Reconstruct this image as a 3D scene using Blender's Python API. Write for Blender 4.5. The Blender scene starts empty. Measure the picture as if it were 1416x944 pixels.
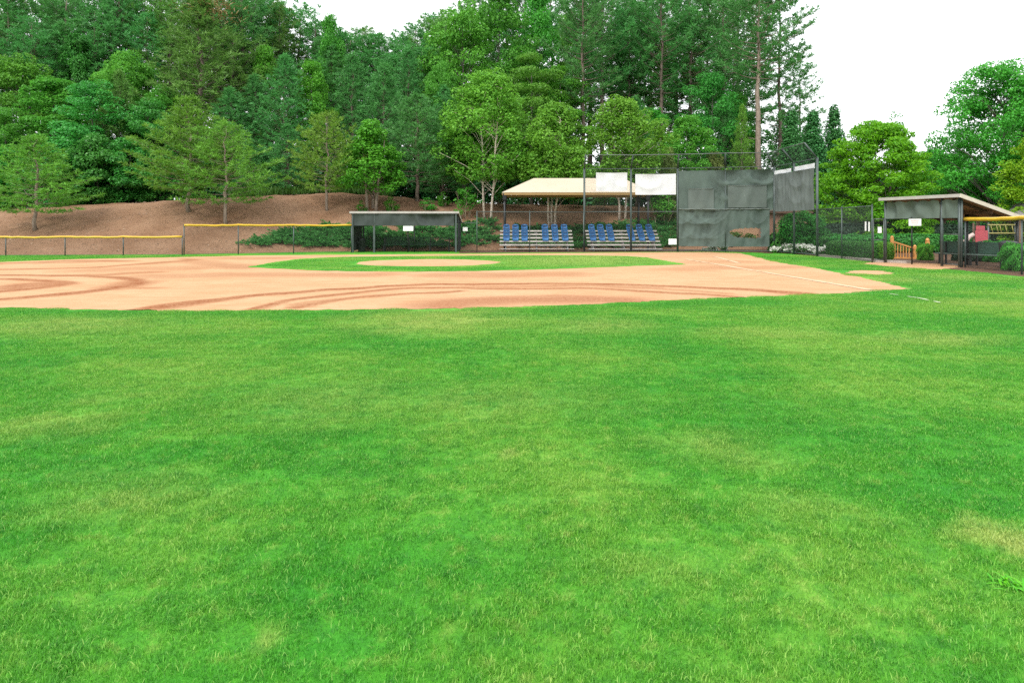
import bpy, math, random
import numpy as np
from mathutils import Vector, Matrix
from mathutils.geometry import delaunay_2d_cdt

R = math.radians
PI = math.pi
scene = bpy.context.scene
col = scene.collection
F, CX, HY, EYE = 944.0, 708.0, 313.0, 1.6        # focal length, centre and horizon measured in the photograph, eye height


# ------------------------------------------------------------------ measuring
def gp(px, py, z=0.0):
    """the point of the level ground that a measured pixel shows"""
    d = F * (EYE - z) / (py - HY)
    return np.array([(px - CX) * d / F, d])


def up(px, py, d):
    """point at distance d for a measured pixel"""
    return np.array([(px - CX) * d / F, d, EYE - (py - HY) * d / F])


TB = np.array([  # pixel column: toe distance, crest distance, crest pixel row
    (-700, 33, 44, 294), (-300, 36.5, 47, 292), (0, 38, 48.5, 290), (120, 38.4, 49, 284), (250, 39.2, 49.5, 277), (350, 41, 51, 272),
    (450, 43.2, 53, 267), (520, 43.6, 53.5, 270), (560, 44, 54, 274), (620, 44.6, 55, 280), (700, 46.5, 56, 283),
    (850, 47.5, 57, 285), (930, 47.5, 58, 288), (1000, 47.5, 60, 292), (1070, 48, 62, 299), (1150, 49, 64, 306),
    (1250, 50, 66, 310), (1800, 50, 66, 311), (2600, 50, 66, 312)], float)


def gz(x, y):
    x = np.asarray(x, float); y = np.asarray(y, float)
    px = CX + F * x / np.maximum(y, 5)
    T = np.interp(px, TB[:, 0], TB[:, 1]); C = np.interp(px, TB[:, 0], TB[:, 2]); cp = np.interp(px, TB[:, 0], TB[:, 3])
    Hh = EYE + (HY - cp) * C / F
    t = np.clip((y - T) / (C - T), 0, 1)
    s = t * t * (3 - 2 * t) * 0.55 + 0.45 * (1 - (1 - t) ** 1.7)
    return Hh * s + 0.015 * np.maximum(y - C, 0)


def on_bank(px, py):
    """where the ray of a measured pixel meets the bank"""
    for d in np.arange(37, 75, 0.1):
        p = up(px, py, d)
        if gz(p[0], p[1]) >= p[2]:
            return p[0], p[1], float(gz(p[0], p[1]))
    return p[0], p[1], float(gz(p[0], p[1]))


# ------------------------------------------------------------------ objects
def tag(o, label=None, cat=None, group=None, kind=None):
    if label: o['label'] = label
    if cat: o['category'] = cat
    if group: o['group'] = group
    if kind: o['kind'] = kind
    return o


def empty(name, loc, label, cat, group=None, rz=0.0):
    o = bpy.data.objects.new(name, None)
    col.objects.link(o)
    o.location = loc
    o.rotation_euler = (0, 0, rz)
    o.empty_display_size = 0.3
    return tag(o, label, cat, group)


def mesh_np(name, v, f, smooth=False):
    v = np.ascontiguousarray(v, dtype=np.float32); f = np.ascontiguousarray(f, dtype=np.int32)
    k = f.shape[1]
    me = bpy.data.meshes.new(name)
    me.vertices.add(len(v)); me.vertices.foreach_set('co', v.ravel())
    me.loops.add(f.size); me.loops.foreach_set('vertex_index', f.ravel())
    me.polygons.add(len(f)); me.polygons.foreach_set('loop_start', np.arange(0, f.size, k, dtype=np.int32))
    if smooth:
        me.polygons.foreach_set('use_smooth', np.ones(len(f), dtype=bool))
    me.update(calc_edges=True)
    return me


def add_obj(name, me, mat, parent=None, loc=None):
    if mat is not None and len(me.materials) == 0:
        me.materials.append(mat)
    o = bpy.data.objects.new(name, me)
    col.objects.link(o)
    if parent is not None: o.parent = parent
    if loc is not None: o.location = loc
    return o


class MB:
    """collects shapes and links them as one mesh"""
    def __init__(s): s.v = []; s.f = []

    def add(s, vs, fs):
        b = len(s.v)
        s.v += [tuple(map(float, p)) for p in vs]
        s.f += [tuple(b + i for i in q) for q in fs]
        return s

    def box(s, c, size, rz=0.0, bev=0.0):
        hx, hy, hz = [a / 2 for a in size]
        b = min(bev, hx * .9, hy * .9, hz * .9)
        ca, sa = math.cos(rz), math.sin(rz)
        T = lambda p: (c[0] + p[0] * ca - p[1] * sa, c[1] + p[0] * sa + p[1] * ca, c[2] + p[2])
        if b <= 0:
            vs = [T((x, y, z)) for z in (-hz, hz) for x, y in ((-hx, -hy), (hx, -hy), (hx, hy), (-hx, hy))]
            return s.add(vs, [(3, 2, 1, 0), (4, 5, 6, 7), (0, 1, 5, 4), (1, 2, 6, 5), (2, 3, 7, 6), (3, 0, 4, 7)])
        ring = lambda x, y, z: [T((-x + b, -y, z)), T((x - b, -y, z)), T((x, -y + b, z)), T((x, y - b, z)), T((x - b, y, z)), T((-x + b, y, z)), T((-x, y - b, z)), T((-x, -y + b, z))]
        rows = [ring(hx - b, hy - b, -hz), ring(hx, hy, -hz + b), ring(hx, hy, hz - b), ring(hx - b, hy - b, hz)]
        vs = sum(rows, []); fs = []
        for r in range(3):
            for i in range(8):
                j = (i + 1) % 8
                fs.append((r * 8 + i, r * 8 + j, r * 8 + 8 + j, r * 8 + 8 + i))
        fs += [tuple(range(7, -1, -1)), tuple(range(24, 32))]
        return s.add(vs, fs)

    def bar(s, p0, p1, w, h, upv=(0, 0, 1)):
        p0 = Vector(p0); p1 = Vector(p1); d = (p1 - p0).normalized()
        u = Vector(upv)
        if abs(d.dot(u)) > .98: u = Vector((0, 1, 0))
        a = d.cross(u).normalized(); b = a.cross(d).normalized()
        vs = []
        for p in (p0, p1):
            for i, j in ((-1, -1), (1, -1), (1, 1), (-1, 1)):
                vs.append(p + a * (w / 2 * i) + b * (h / 2 * j))
        return s.add(vs, [(0, 1, 2, 3), (7, 6, 5, 4), (1, 0, 4, 5), (2, 1, 5, 6), (3, 2, 6, 7), (0, 3, 7, 4)])

    def tube(s, pts, r, n=8, cap=True):
        pts = [Vector(p) for p in pts]
        rs = r if isinstance(r, (list, tuple)) else [r] * len(pts)
        vs = []; fs = []; a = None
        for i, p in enumerate(pts):
            d = (pts[min(i + 1, len(pts) - 1)] - pts[max(i - 1, 0)]).normalized()
            if a is None:
                a = d.cross(Vector((0, 0, 1)) if abs(d.z) < .9 else Vector((1, 0, 0))).normalized()
            else:
                a = (a - d * a.dot(d)).normalized()
            b = d.cross(a)
            for k in range(n):
                an = 2 * PI * k / n
                vs.append(p + (a * math.cos(an) + b * math.sin(an)) * rs[i])
        for i in range(len(pts) - 1):
            for k in range(n):
                j = (k + 1) % n
                fs.append((i * n + k, i * n + j, i * n + n + j, i * n + n + k))
        if cap:
            fs.append(tuple(range(n - 1, -1, -1))); fs.append(tuple(range((len(pts) - 1) * n, len(pts) * n)))
        return s.add(vs, fs)

    def lathe(s, c, prof, n=16):
        vs = []; fs = []
        for r, z in prof:
            for k in range(n):
                an = 2 * PI * k / n
                vs.append((c[0] + r * math.cos(an), c[1] + r * math.sin(an), c[2] + z))
        for i in range(len(prof) - 1):
            for k in range(n):
                j = (k + 1) % n
                fs.append((i * n + k, i * n + j, i * n + n + j, i * n + n + k))
        fs.append(tuple(range(n - 1, -1, -1))); fs.append(tuple(range((len(prof) - 1) * n, len(prof) * n)))
        return s.add(vs, fs)

    def slab(s, pts, t):
        """a flat polygon with thickness t downwards"""
        n = len(pts)
        vs = [tuple(p) for p in pts] + [(p[0], p[1], p[2] - t) for p in pts]
        fs = [tuple(range(n)), tuple(range(2 * n - 1, n - 1, -1))]
        for i in range(n):
            j = (i + 1) % n
            fs.append((i, i + n, j + n, j))
        return s.add(vs, fs)

    def chain(s, p0, p1, z0, z1, pitch=.058, w=.0045):
        """woven wire between two ground points, from z0 up to z1 (each wire a three-sided rod)"""
        p0 = Vector((p0[0], p0[1], 0)); p1 = Vector((p1[0], p1[1], 0))
        L = (p1 - p0).length; H = z1 - z0
        u = (p1 - p0) / L; nrm = Vector((-u.y, u.x, 0))
        st = pitch * math.sqrt(2)
        P = lambda a, h: p0 + u * a + Vector((0, 0, z0 + h))
        for sg in (1, -1):
            k = -H if sg == 1 else 0.0
            end = L if sg == 1 else L + H
            while k < end:
                # line a = k + sg*h
                h0, h1 = (max(0, -k), min(H, L - k)) if sg == 1 else (max(0, k - L), min(H, k))
                if h1 - h0 > .02:
                    m = max(1, int((h1 - h0) / .5))
                    for q in range(m):
                        a0 = h0 + (h1 - h0) * q / m; a1 = h0 + (h1 - h0) * (q + 1) / m
                        A = P(k + sg * a0, a0) + nrm * (.002 * sg); B = P(k + sg * a1, a1) + nrm * (.002 * sg)
                        d = (B - A).normalized(); e = d.cross(nrm)
                        vs = []
                        for X in (A, B):
                            vs += [X + e * (w / 2), X - e * (w / 2), X + nrm * (w * .8)]
                        s.add(vs, [(0, 1, 4, 3), (1, 2, 5, 4), (2, 0, 3, 5)])
                k += st
        return s

    def mesh(s, name, smooth=False):
        me = bpy.data.meshes.new(name)
        me.from_pydata(s.v, [], s.f)
        if smooth:
            me.polygons.foreach_set('use_smooth', np.ones(len(me.polygons), dtype=bool))
        me.update()
        return me

    def build(s, name, mat, parent=None, origin=(0, 0, 0), smooth=False):
        if origin is not None and (origin[0] or origin[1] or origin[2]):
            s.v = [(p[0] - origin[0], p[1] - origin[1], p[2] - origin[2]) for p in s.v]
        o = add_obj(name, s.mesh(name, smooth), mat, parent)
        if parent is None: o.location = origin
        return o


def copy_tree(o, parent=None):
    c = o.copy(); col.objects.link(c); c.parent = parent
    for ch in list(o.children):
        copy_tree(ch, c)
    return c


# ------------------------------------------------------------------ materials
def new_mat(name):
    m = bpy.data.materials.new(name); m.use_nodes = True
    nt = m.node_tree; nt.nodes.clear()
    out = nt.nodes.new('ShaderNodeOutputMaterial')
    return m, nt, out


def N(nt, t, ins=None, **kw):
    n = nt.nodes.new(t)
    for k, v in kw.items(): setattr(n, k, v)
    for k, v in (ins or {}).items():
        if hasattr(v, 'is_linked') or isinstance(v, bpy.types.NodeSocket): nt.links.new(v, n.inputs[k])
        else: n.inputs[k].default_value = v
    return n


def c4(c): return (c[0], c[1], c[2], 1.0)


def mixc(nt, f, a, b, mode='MIX'):
    n = nt.nodes.new('ShaderNodeMix'); n.data_type = 'RGBA'; n.blend_type = mode
    for sock, v in ((n.inputs[0], f), (n.inputs[6], a), (n.inputs[7], b)):
        if isinstance(v, bpy.types.NodeSocket): nt.links.new(v, sock)
        elif isinstance(v, tuple): sock.default_value = c4(v)
        else: sock.default_value = v
    return n.outputs[2]


def ramp(nt, f, lo, hi, a=0.0, b=1.0):
    n = N(nt, 'ShaderNodeMapRange', {'Value': f, 'From Min': lo, 'From Max': hi, 'To Min': a, 'To Max': b})
    n.clamp = True
    return n.outputs[0]


def noise(nt, vec, scale, detail=3, rough=.55, dist=0.0):
    n = N(nt, 'ShaderNodeTexNoise', {'Scale': scale, 'Detail': detail, 'Roughness': rough, 'Distortion': dist})
    nt.links.new(vec, n.inputs['Vector'])
    return n.outputs['Fac']


def math2(nt, op, a, b=0.0):
    n = nt.nodes.new('ShaderNodeMath'); n.operation = op
    for i, v in enumerate((a, b)):
        if isinstance(v, bpy.types.NodeSocket): nt.links.new(v, n.inputs[i])
        else: n.inputs[i].default_value = v
    return n.outputs[0]


def plain(name, c, rough=.6, metal=0.0, var=.18, scale=4.0, spec=.4, bump=0.0, bscale=30.0, c2=None):
    """painted, woven or cast surface with faint wear of its own"""
    m, nt, out = new_mat(name)
    tc = N(nt, 'ShaderNodeTexCoord').outputs['Object']
    f = noise(nt, tc, scale, 5)
    dark = c2 or tuple(x * (1 - var * 1.6) for x in c)
    cc = mixc(nt, ramp(nt, f, .3, .7), dark, tuple(min(1, x * (1 + var * .5)) for x in c))
    b = N(nt, 'ShaderNodeBsdfPrincipled', {'Base Color': cc, 'Roughness': rough, 'Metallic': metal, 'Specular IOR Level': spec})
    if bump:
        bn = N(nt, 'ShaderNodeBump', {'Strength': bump, 'Distance': .02, 'Height': noise(nt, tc, bscale, 4)})
        nt.links.new(bn.outputs[0], b.inputs['Normal'])
    nt.links.new(b.outputs[0], out.inputs[0])
    return m


def cloth_mat(name, c, transl=.15, var=.12, rough=.8, c2=None, scale=1.2):
    m, nt, out = new_mat(name)
    tc = N(nt, 'ShaderNodeTexCoord').outputs['Object']
    f = noise(nt, tc, scale, 5)
    cc = mixc(nt, ramp(nt, f, .3, .7), c2 or tuple(x * (1 - var * 2) for x in c), tuple(min(1, x * (1 + var)) for x in c))
    fine = noise(nt, tc, 60, 2)
    cc = mixc(nt, ramp(nt, fine, .3, .7, 0, .12), cc, (0.0, 0.0, 0.0))
    b = N(nt, 'ShaderNodeBsdfPrincipled', {'Base Color': cc, 'Roughness': rough, 'Specular IOR Level': .25})
    t = N(nt, 'ShaderNodeBsdfTranslucent', {'Color': cc})
    mx = N(nt, 'ShaderNodeMixShader', {0: transl, 1: b.outputs[0], 2: t.outputs[0]})
    nt.links.new(mx.outputs[0], out.inputs[0])
    return m


def foliage(name, a, b, transl=.3, rough=.55, spec=.3):
    """leaves: the colour varies from leaf to leaf, bough to bough and tree to tree"""
    m, nt, out = new_mat(name)
    geo = N(nt, 'ShaderNodeNewGeometry')
    oi = N(nt, 'ShaderNodeObjectInfo')
    tc = N(nt, 'ShaderNodeTexCoord').outputs['Object']
    f1 = geo.outputs['Random Per Island']
    f2 = ramp(nt, noise(nt, tc, .55, 2), .3, .7)
    f = math2(nt, 'ADD', math2(nt, 'MULTIPLY', f1, .55), math2(nt, 'MULTIPLY', f2, .45))
    cc = mixc(nt, f, a, b)
    hs = N(nt, 'ShaderNodeHueSaturation', {'Hue': ramp(nt, oi.outputs['Random'], 0, 1, .488, .512), 'Saturation': 1.0,
                                           'Value': ramp(nt, oi.outputs['Random'], 0, 1, .85, 1.15), 'Color': cc})
    cc = hs.outputs[0]
    d = N(nt, 'ShaderNodeBsdfPrincipled', {'Base Color': cc, 'Roughness': rough, 'Specular IOR Level': spec})
    t = N(nt, 'ShaderNodeBsdfTranslucent', {'Color': mixc(nt, .5, cc, b)})
    mx = N(nt, 'ShaderNodeMixShader', {0: transl, 1: d.outputs[0], 2: t.outputs[0]})
    nt.links.new(mx.outputs[0], out.inputs[0])
    return m


def bark_mat(name, a, b, scale=9.0, stretch=(1, 1, .25)):
    m, nt, out = new_mat(name)
    tc = N(nt, 'ShaderNodeTexCoord').outputs['Object']
    mp = N(nt, 'ShaderNodeMapping', {'Vector': tc, 'Scale': stretch})
    f = noise(nt, mp.outputs[0], scale, 5, .6)
    cc = mixc(nt, ramp(nt, f, .35, .65), a, b)
    p = N(nt, 'ShaderNodeBsdfPrincipled', {'Base Color': cc, 'Roughness': .9, 'Specular IOR Level': .2})
    bn = N(nt, 'ShaderNodeBump', {'Strength': .6, 'Distance': .03, 'Height': f})
    nt.links.new(bn.outputs[0], p.inputs['Normal'])
    nt.links.new(p.outputs[0], out.inputs[0])
    return m


# dry and worn places of the lawn (measured once, kept in metres): x, y, half width, half depth, strength
DRY = []
for px, py, wx, wy, s in ((1335, 727, 75, 18, 1.0), (600, 445, 130, 17, .8), (830, 452, 95, 12, .55), (80, 452, 150, 16, .6), (165, 548, 60, 9, .45),
                          (1060, 462, 110, 10, .5), (1290, 470, 120, 11, .55), (60, 590, 90, 20, .5), (450, 560, 150, 40, .3), (690, 626, 12, 4, .7), (690, 560, 170, 30, .3),
                          (1000, 620, 90, 26, .4), (385, 880, 14, 6, .5), (1240, 388, 70, 5, .5), (1330, 384, 60, 5, .5), (820, 358, 70, 5, .75),
                          (900, 800, 120, 30, .25), (180, 690, 140, 35, .35), (1380, 420, 90, 8, .5), (800, 352, 140, 2.5, .7), (800, 362, 130, 8, .7), (560, 354.5, 90, 2, .5), (1120, 700, 90, 24, .25)):
    c = gp(px, py); r0 = gp(px + wx, py); q = gp(px, py - wy); q2 = gp(px, py + wy)
    DRY.append((c[0], (q[1] + q2[1]) / 2, r0[0] - c[0], max(.12, (q[1] - q2[1]) / 2), s))
LUSH = []
for px, py, wx, wy, s in ((1080, 580, 150, 55, .9), (470, 640, 150, 45, .55), (250, 540, 140, 30, .4), (1300, 640, 120, 45, .5), (90, 830, 180, 60, .5), (900, 480, 200, 22, .5), (560, 800, 200, 60, .35), (240, 470, 140, 18, .4), (1250, 400, 90, 10, .5), (1000, 420, 250, 7, .7), (300, 435, 260, 6, .7)):
    c = gp(px, py); r0 = gp(px + wx, py); q = gp(px, py - wy); q2 = gp(px, py + wy)
    LUSH.append((c[0], (q[1] + q2[1]) / 2, r0[0] - c[0], max(.12, (q[1] - q2[1]) / 2), s))


def turf_group():
    g = bpy.data.node_groups.new('turf colour', 'ShaderNodeTree')
    g.interface.new_socket('Color', in_out='OUTPUT', socket_type='NodeSocketColor')
    g.interface.new_socket('Dryness', in_out='OUTPUT', socket_type='NodeSocketFloat')
    go = g.nodes.new('NodeGroupOutput')
    pos = N(g, 'ShaderNodeNewGeometry').outputs['Position']
    flat = N(g, 'ShaderNodeVectorMath', {0: pos, 1: (1, 1, 0)}, operation='MULTIPLY').outputs[0]
    wob = N(g, 'ShaderNodeTexNoise', {'Vector': flat, 'Scale': 1.1, 'Detail': 3}).outputs['Color']
    wob = N(g, 'ShaderNodeVectorMath', {0: wob, 1: (.5, .5, .5)}, operation='SUBTRACT').outputs[0]
    sc = N(g, 'ShaderNodeVectorMath', {0: wob, 'Scale': 1.1}, operation='SCALE').outputs[0]
    wp = N(g, 'ShaderNodeVectorMath', {0: flat, 1: sc}, operation='ADD').outputs[0]

    def spots(lst):
        acc = None
        for x, y, rx, ry, s in lst:
            a = N(g, 'ShaderNodeVectorMath', {0: wp, 1: (x, y, 0)}, operation='SUBTRACT').outputs[0]
            a = N(g, 'ShaderNodeVectorMath', {0: a, 1: (1 / rx, 1 / ry, 1)}, operation='MULTIPLY').outputs[0]
            ln = N(g, 'ShaderNodeVectorMath', {0: a}, operation='LENGTH').outputs['Value']
            v = ramp(g, ln, 1.35, .25, 0, s)
            acc = v if acc is None else math2(g, 'MAXIMUM', acc, v)
        return acc
    big = noise(g, flat, .34, 3, .55)
    mid = noise(g, flat, 1.6, 3, .6)
    fin = noise(g, flat, 9, 3, .6)
    vfin = noise(g, flat, 45, 2, .6)
    dry = spots(DRY)
    lush = spots(LUSH)
    tex = math2(g, 'ADD', math2(g, 'MULTIPLY', mid, .5), math2(g, 'MULTIPLY', fin, .5))
    d1 = math2(g, 'MULTIPLY', dry, ramp(g, tex, .36, .58, .25, 1))
    d2 = ramp(g, math2(g, 'ADD', math2(g, 'MULTIPLY', big, .55), math2(g, 'MULTIPLY', tex, .45)), .5, .66, 0, .26)
    d3 = ramp(g, fin, .56, .74, 0, .32)
    dr = math2(g, 'MAXIMUM', d1, math2(g, 'ADD', d2, d3))
    dr = math2(g, 'MULTIPLY', dr, math2(g, 'SUBTRACT', 1.0, math2(g, 'MULTIPLY', lush, .75)))
    green = mixc(g, ramp(g, mid, .35, .65), TURF_A, TURF_B)
    green = mixc(g, math2(g, 'MULTIPLY', ramp(g, big, .42, .62), .7), green, TURF_C)
    green = mixc(g, math2(g, 'MULTIPLY', lush, .6), green, TURF_A)
    cc = mixc(g, dr, green, TURF_D)
    cc = mixc(g, ramp(g, fin, .50, .32, 0, .4), cc, (.014, .125, .016))
    cc = mixc(g, ramp(g, vfin, 0.3, .7, 0, .28), cc, (.02, .10, .01))
    g.links.new(cc, go.inputs[0]); g.links.new(dr, go.inputs[1])
    return g


TURF_A = (.030, .215, .012); TURF_B = (.056, .265, .016); TURF_C = (.125, .31, .026); TURF_D = (.28, .36, .08)
TG = turf_group()


def turf_mat():
    m, nt, out = new_mat('lawn')
    g = nt.nodes.new('ShaderNodeGroup'); g.node_tree = TG
    pos = N(nt, 'ShaderNodeNewGeometry').outputs['Position']
    b = N(nt, 'ShaderNodeBsdfPrincipled', {'Base Color': g.outputs[0], 'Roughness': .85, 'Specular IOR Level': .15})
    h = math2(nt, 'ADD', noise(nt, pos, 30, 4, .7), math2(nt, 'MULTIPLY', noise(nt, pos, 4, 3), 1.5))
    bn = N(nt, 'ShaderNodeBump', {'Strength': .8, 'Distance': .03, 'Height': h})
    nt.links.new(bn.outputs[0], b.inputs['Normal']); nt.links.new(b.outputs[0], out.inputs[0])
    return m


def blade_mat():
    m, nt, out = new_mat('grass blades')
    g = nt.nodes.new('ShaderNodeGroup'); g.node_tree = TG
    a = N(nt, 'ShaderNodeAttribute', attribute_name='tint').outputs['Fac']
    straw = ramp(nt, a, .965, .98, 0, .4)
    straw2 = math2(nt, 'MAXIMUM', straw, math2(nt, 'MULTIPLY', g.outputs[1], ramp(nt, a, .35, .8)))
    tone = mixc(nt, ramp(nt, a, 0, .7), (.70, .78, .76), (1.7, 1.5, 1.4))
    tone = mixc(nt, ramp(nt, a, .74, .78), tone, (2.0, 1.6, 1.8))
    cc = mixc(nt, 1.0, g.outputs[0], tone, 'MULTIPLY')
    cc = mixc(nt, straw2, cc, (.34, .44, .12))
    d = N(nt, 'ShaderNodeBsdfPrincipled', {'Base Color': cc, 'Roughness': .5, 'Specular IOR Level': .3})
    t = N(nt, 'ShaderNodeBsdfTranslucent', {'Color': cc})
    mx = N(nt, 'ShaderNodeMixShader', {0: .35, 1: d.outputs[0], 2: t.outputs[0]})
    nt.links.new(mx.outputs[0], out.inputs[0])
    return m


def dirt_mat():
    m, nt, out = new_mat('infield clay')
    pos = N(nt, 'ShaderNodeNewGeometry').outputs['Position']
    damp = N(nt, 'ShaderNodeAttribute', attribute_name='damp').outputs['Fac']
    red = N(nt, 'ShaderNodeAttribute', attribute_name='red').outputs['Fac']
    n1 = noise(nt, pos, 1.3, 5, .6); n2 = noise(nt, pos, 14, 5, .65); n3 = noise(nt, pos, .35, 3)
    base = mixc(nt, ramp(nt, n1, .3, .7), DIRT_A, DIRT_B)
    base = mixc(nt, ramp(nt, n3, .4, .65, 0, .5), base, DIRT_C)
    mp = N(nt, 'ShaderNodeMapping', {'Vector': pos, 'Scale': (.35, 5.5, 1), 'Rotation': (0, 0, .12)}).outputs[0]
    rk = noise(nt, mp, 1.6, 5, .65, .4)
    base = mixc(nt, ramp(nt, rk, .46, .68, 0, .55), base, DIRT_E)
    base = mixc(nt, ramp(nt, noise(nt, pos, 5, 4, .7), .55, .72, 0, .35), base, DIRT_E)
    dd = math2(nt, 'MULTIPLY', damp, ramp(nt, math2(nt, 'ADD', math2(nt, 'MULTIPLY', n2, .65), math2(nt, 'MULTIPLY', n1, .35)), .34, .6, .3, 1.15))
    cc = mixc(nt, dd, base, DIRT_D)
    cc = mixc(nt, math2(nt, 'MULTIPLY', red, ramp(nt, n2, .35, .6, .45, 1)), cc, DIRT_R)
    cc = mixc(nt, ramp(nt, noise(nt, pos, 38, 4, .8), .42, .66, 0, .34), cc, (.2, .11, .06))
    b = N(nt, 'ShaderNodeBsdfPrincipled', {'Base Color': cc, 'Roughness': .95, 'Specular IOR Level': .1})
    h = math2(nt, 'ADD', noise(nt, pos, 40, 4, .7), math2(nt, 'MULTIPLY', damp, noise(nt, pos, 12, 3)))
    bn = N(nt, 'ShaderNodeBump', {'Strength': .6, 'Distance': .02, 'Height': h})
    nt.links.new(bn.outputs[0], b.inputs['Normal']); nt.links.new(b.outputs[0], out.inputs[0])
    return m


DIRT_E = (.34, .155, .07); DIRT_A = (.425, .258, .140); DIRT_B = (.47, .310, .180); DIRT_C = (.40, .212, .108); DIRT_D = (.20, .064, .022); DIRT_R = (.25, .10, .048)


def mulch_mat(name, a, b, c):
    m, nt, out = new_mat(name)
    pos = N(nt, 'ShaderNodeNewGeometry').outputs['Position']
    n1 = noise(nt, pos, .5, 5, .6); n2 = noise(nt, pos, 5, 5, .75); n3 = noise(nt, pos, 13, 3, .8)
    cc = mixc(nt, ramp(nt, n1, .35, .65), a, b)
    cc = mixc(nt, ramp(nt, n2, .5, .72, 0, .75), cc, c)
    cc = mixc(nt, ramp(nt, n3, .6, .7, 0, .7), cc, (.32, .22, .15))
    cc = mixc(nt, ramp(nt, n3, .36, .28, 0, .55), cc, (.03, .018, .012))
    p = N(nt, 'ShaderNodeBsdfPrincipled', {'Base Color': cc, 'Roughness': .95, 'Specular IOR Level': .1})
    bn = N(nt, 'ShaderNodeBump', {'Strength': .9, 'Distance': .08, 'Height': math2(nt, 'ADD', n2, n3)})
    nt.links.new(bn.outputs[0], p.inputs['Normal']); nt.links.new(p.outputs[0], out.inputs[0])
    return m


def brick_mat():
    m, nt, out = new_mat('brick')
    tc = N(nt, 'ShaderNodeTexCoord').outputs['Object']
    sep = N(nt, 'ShaderNodeSeparateXYZ', {0: tc})
    cmb = N(nt, 'ShaderNodeCombineXYZ', {0: math2(nt, 'ADD', sep.outputs[0], sep.outputs[1]), 1: sep.outputs[2]})
    br = N(nt, 'ShaderNodeTexBrick', {'Vector': cmb.outputs[0], 'Color1': c4((.22, .10, .06)), 'Color2': c4((.28, .14, .085)), 'Mortar': c4((.3, .24, .19)),
                                      'Scale': 1.0, 'Mortar Size': .008, 'Brick Width': .22, 'Row Height': .075})
    p = N(nt, 'ShaderNodeBsdfPrincipled', {'Base Color': br.outputs[0], 'Roughness': .9})
    nt.links.new(p.outputs[0], out.inputs[0])
    return m


def seat_plank_mat():
    m, nt, out = new_mat('aluminium plank')
    tc = N(nt, 'ShaderNodeTexCoord').outputs['Object']
    f = noise(nt, tc, 3, 5)
    p = N(nt, 'ShaderNodeBsdfPrincipled', {'Base Color': mixc(nt, ramp(nt, f, .3, .7), (.36, .33, .30), (.5, .47, .44)), 'Roughness': .5, 'Metallic': .35})
    nt.links.new(p.outputs[0], out.inputs[0])
    return m


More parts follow.
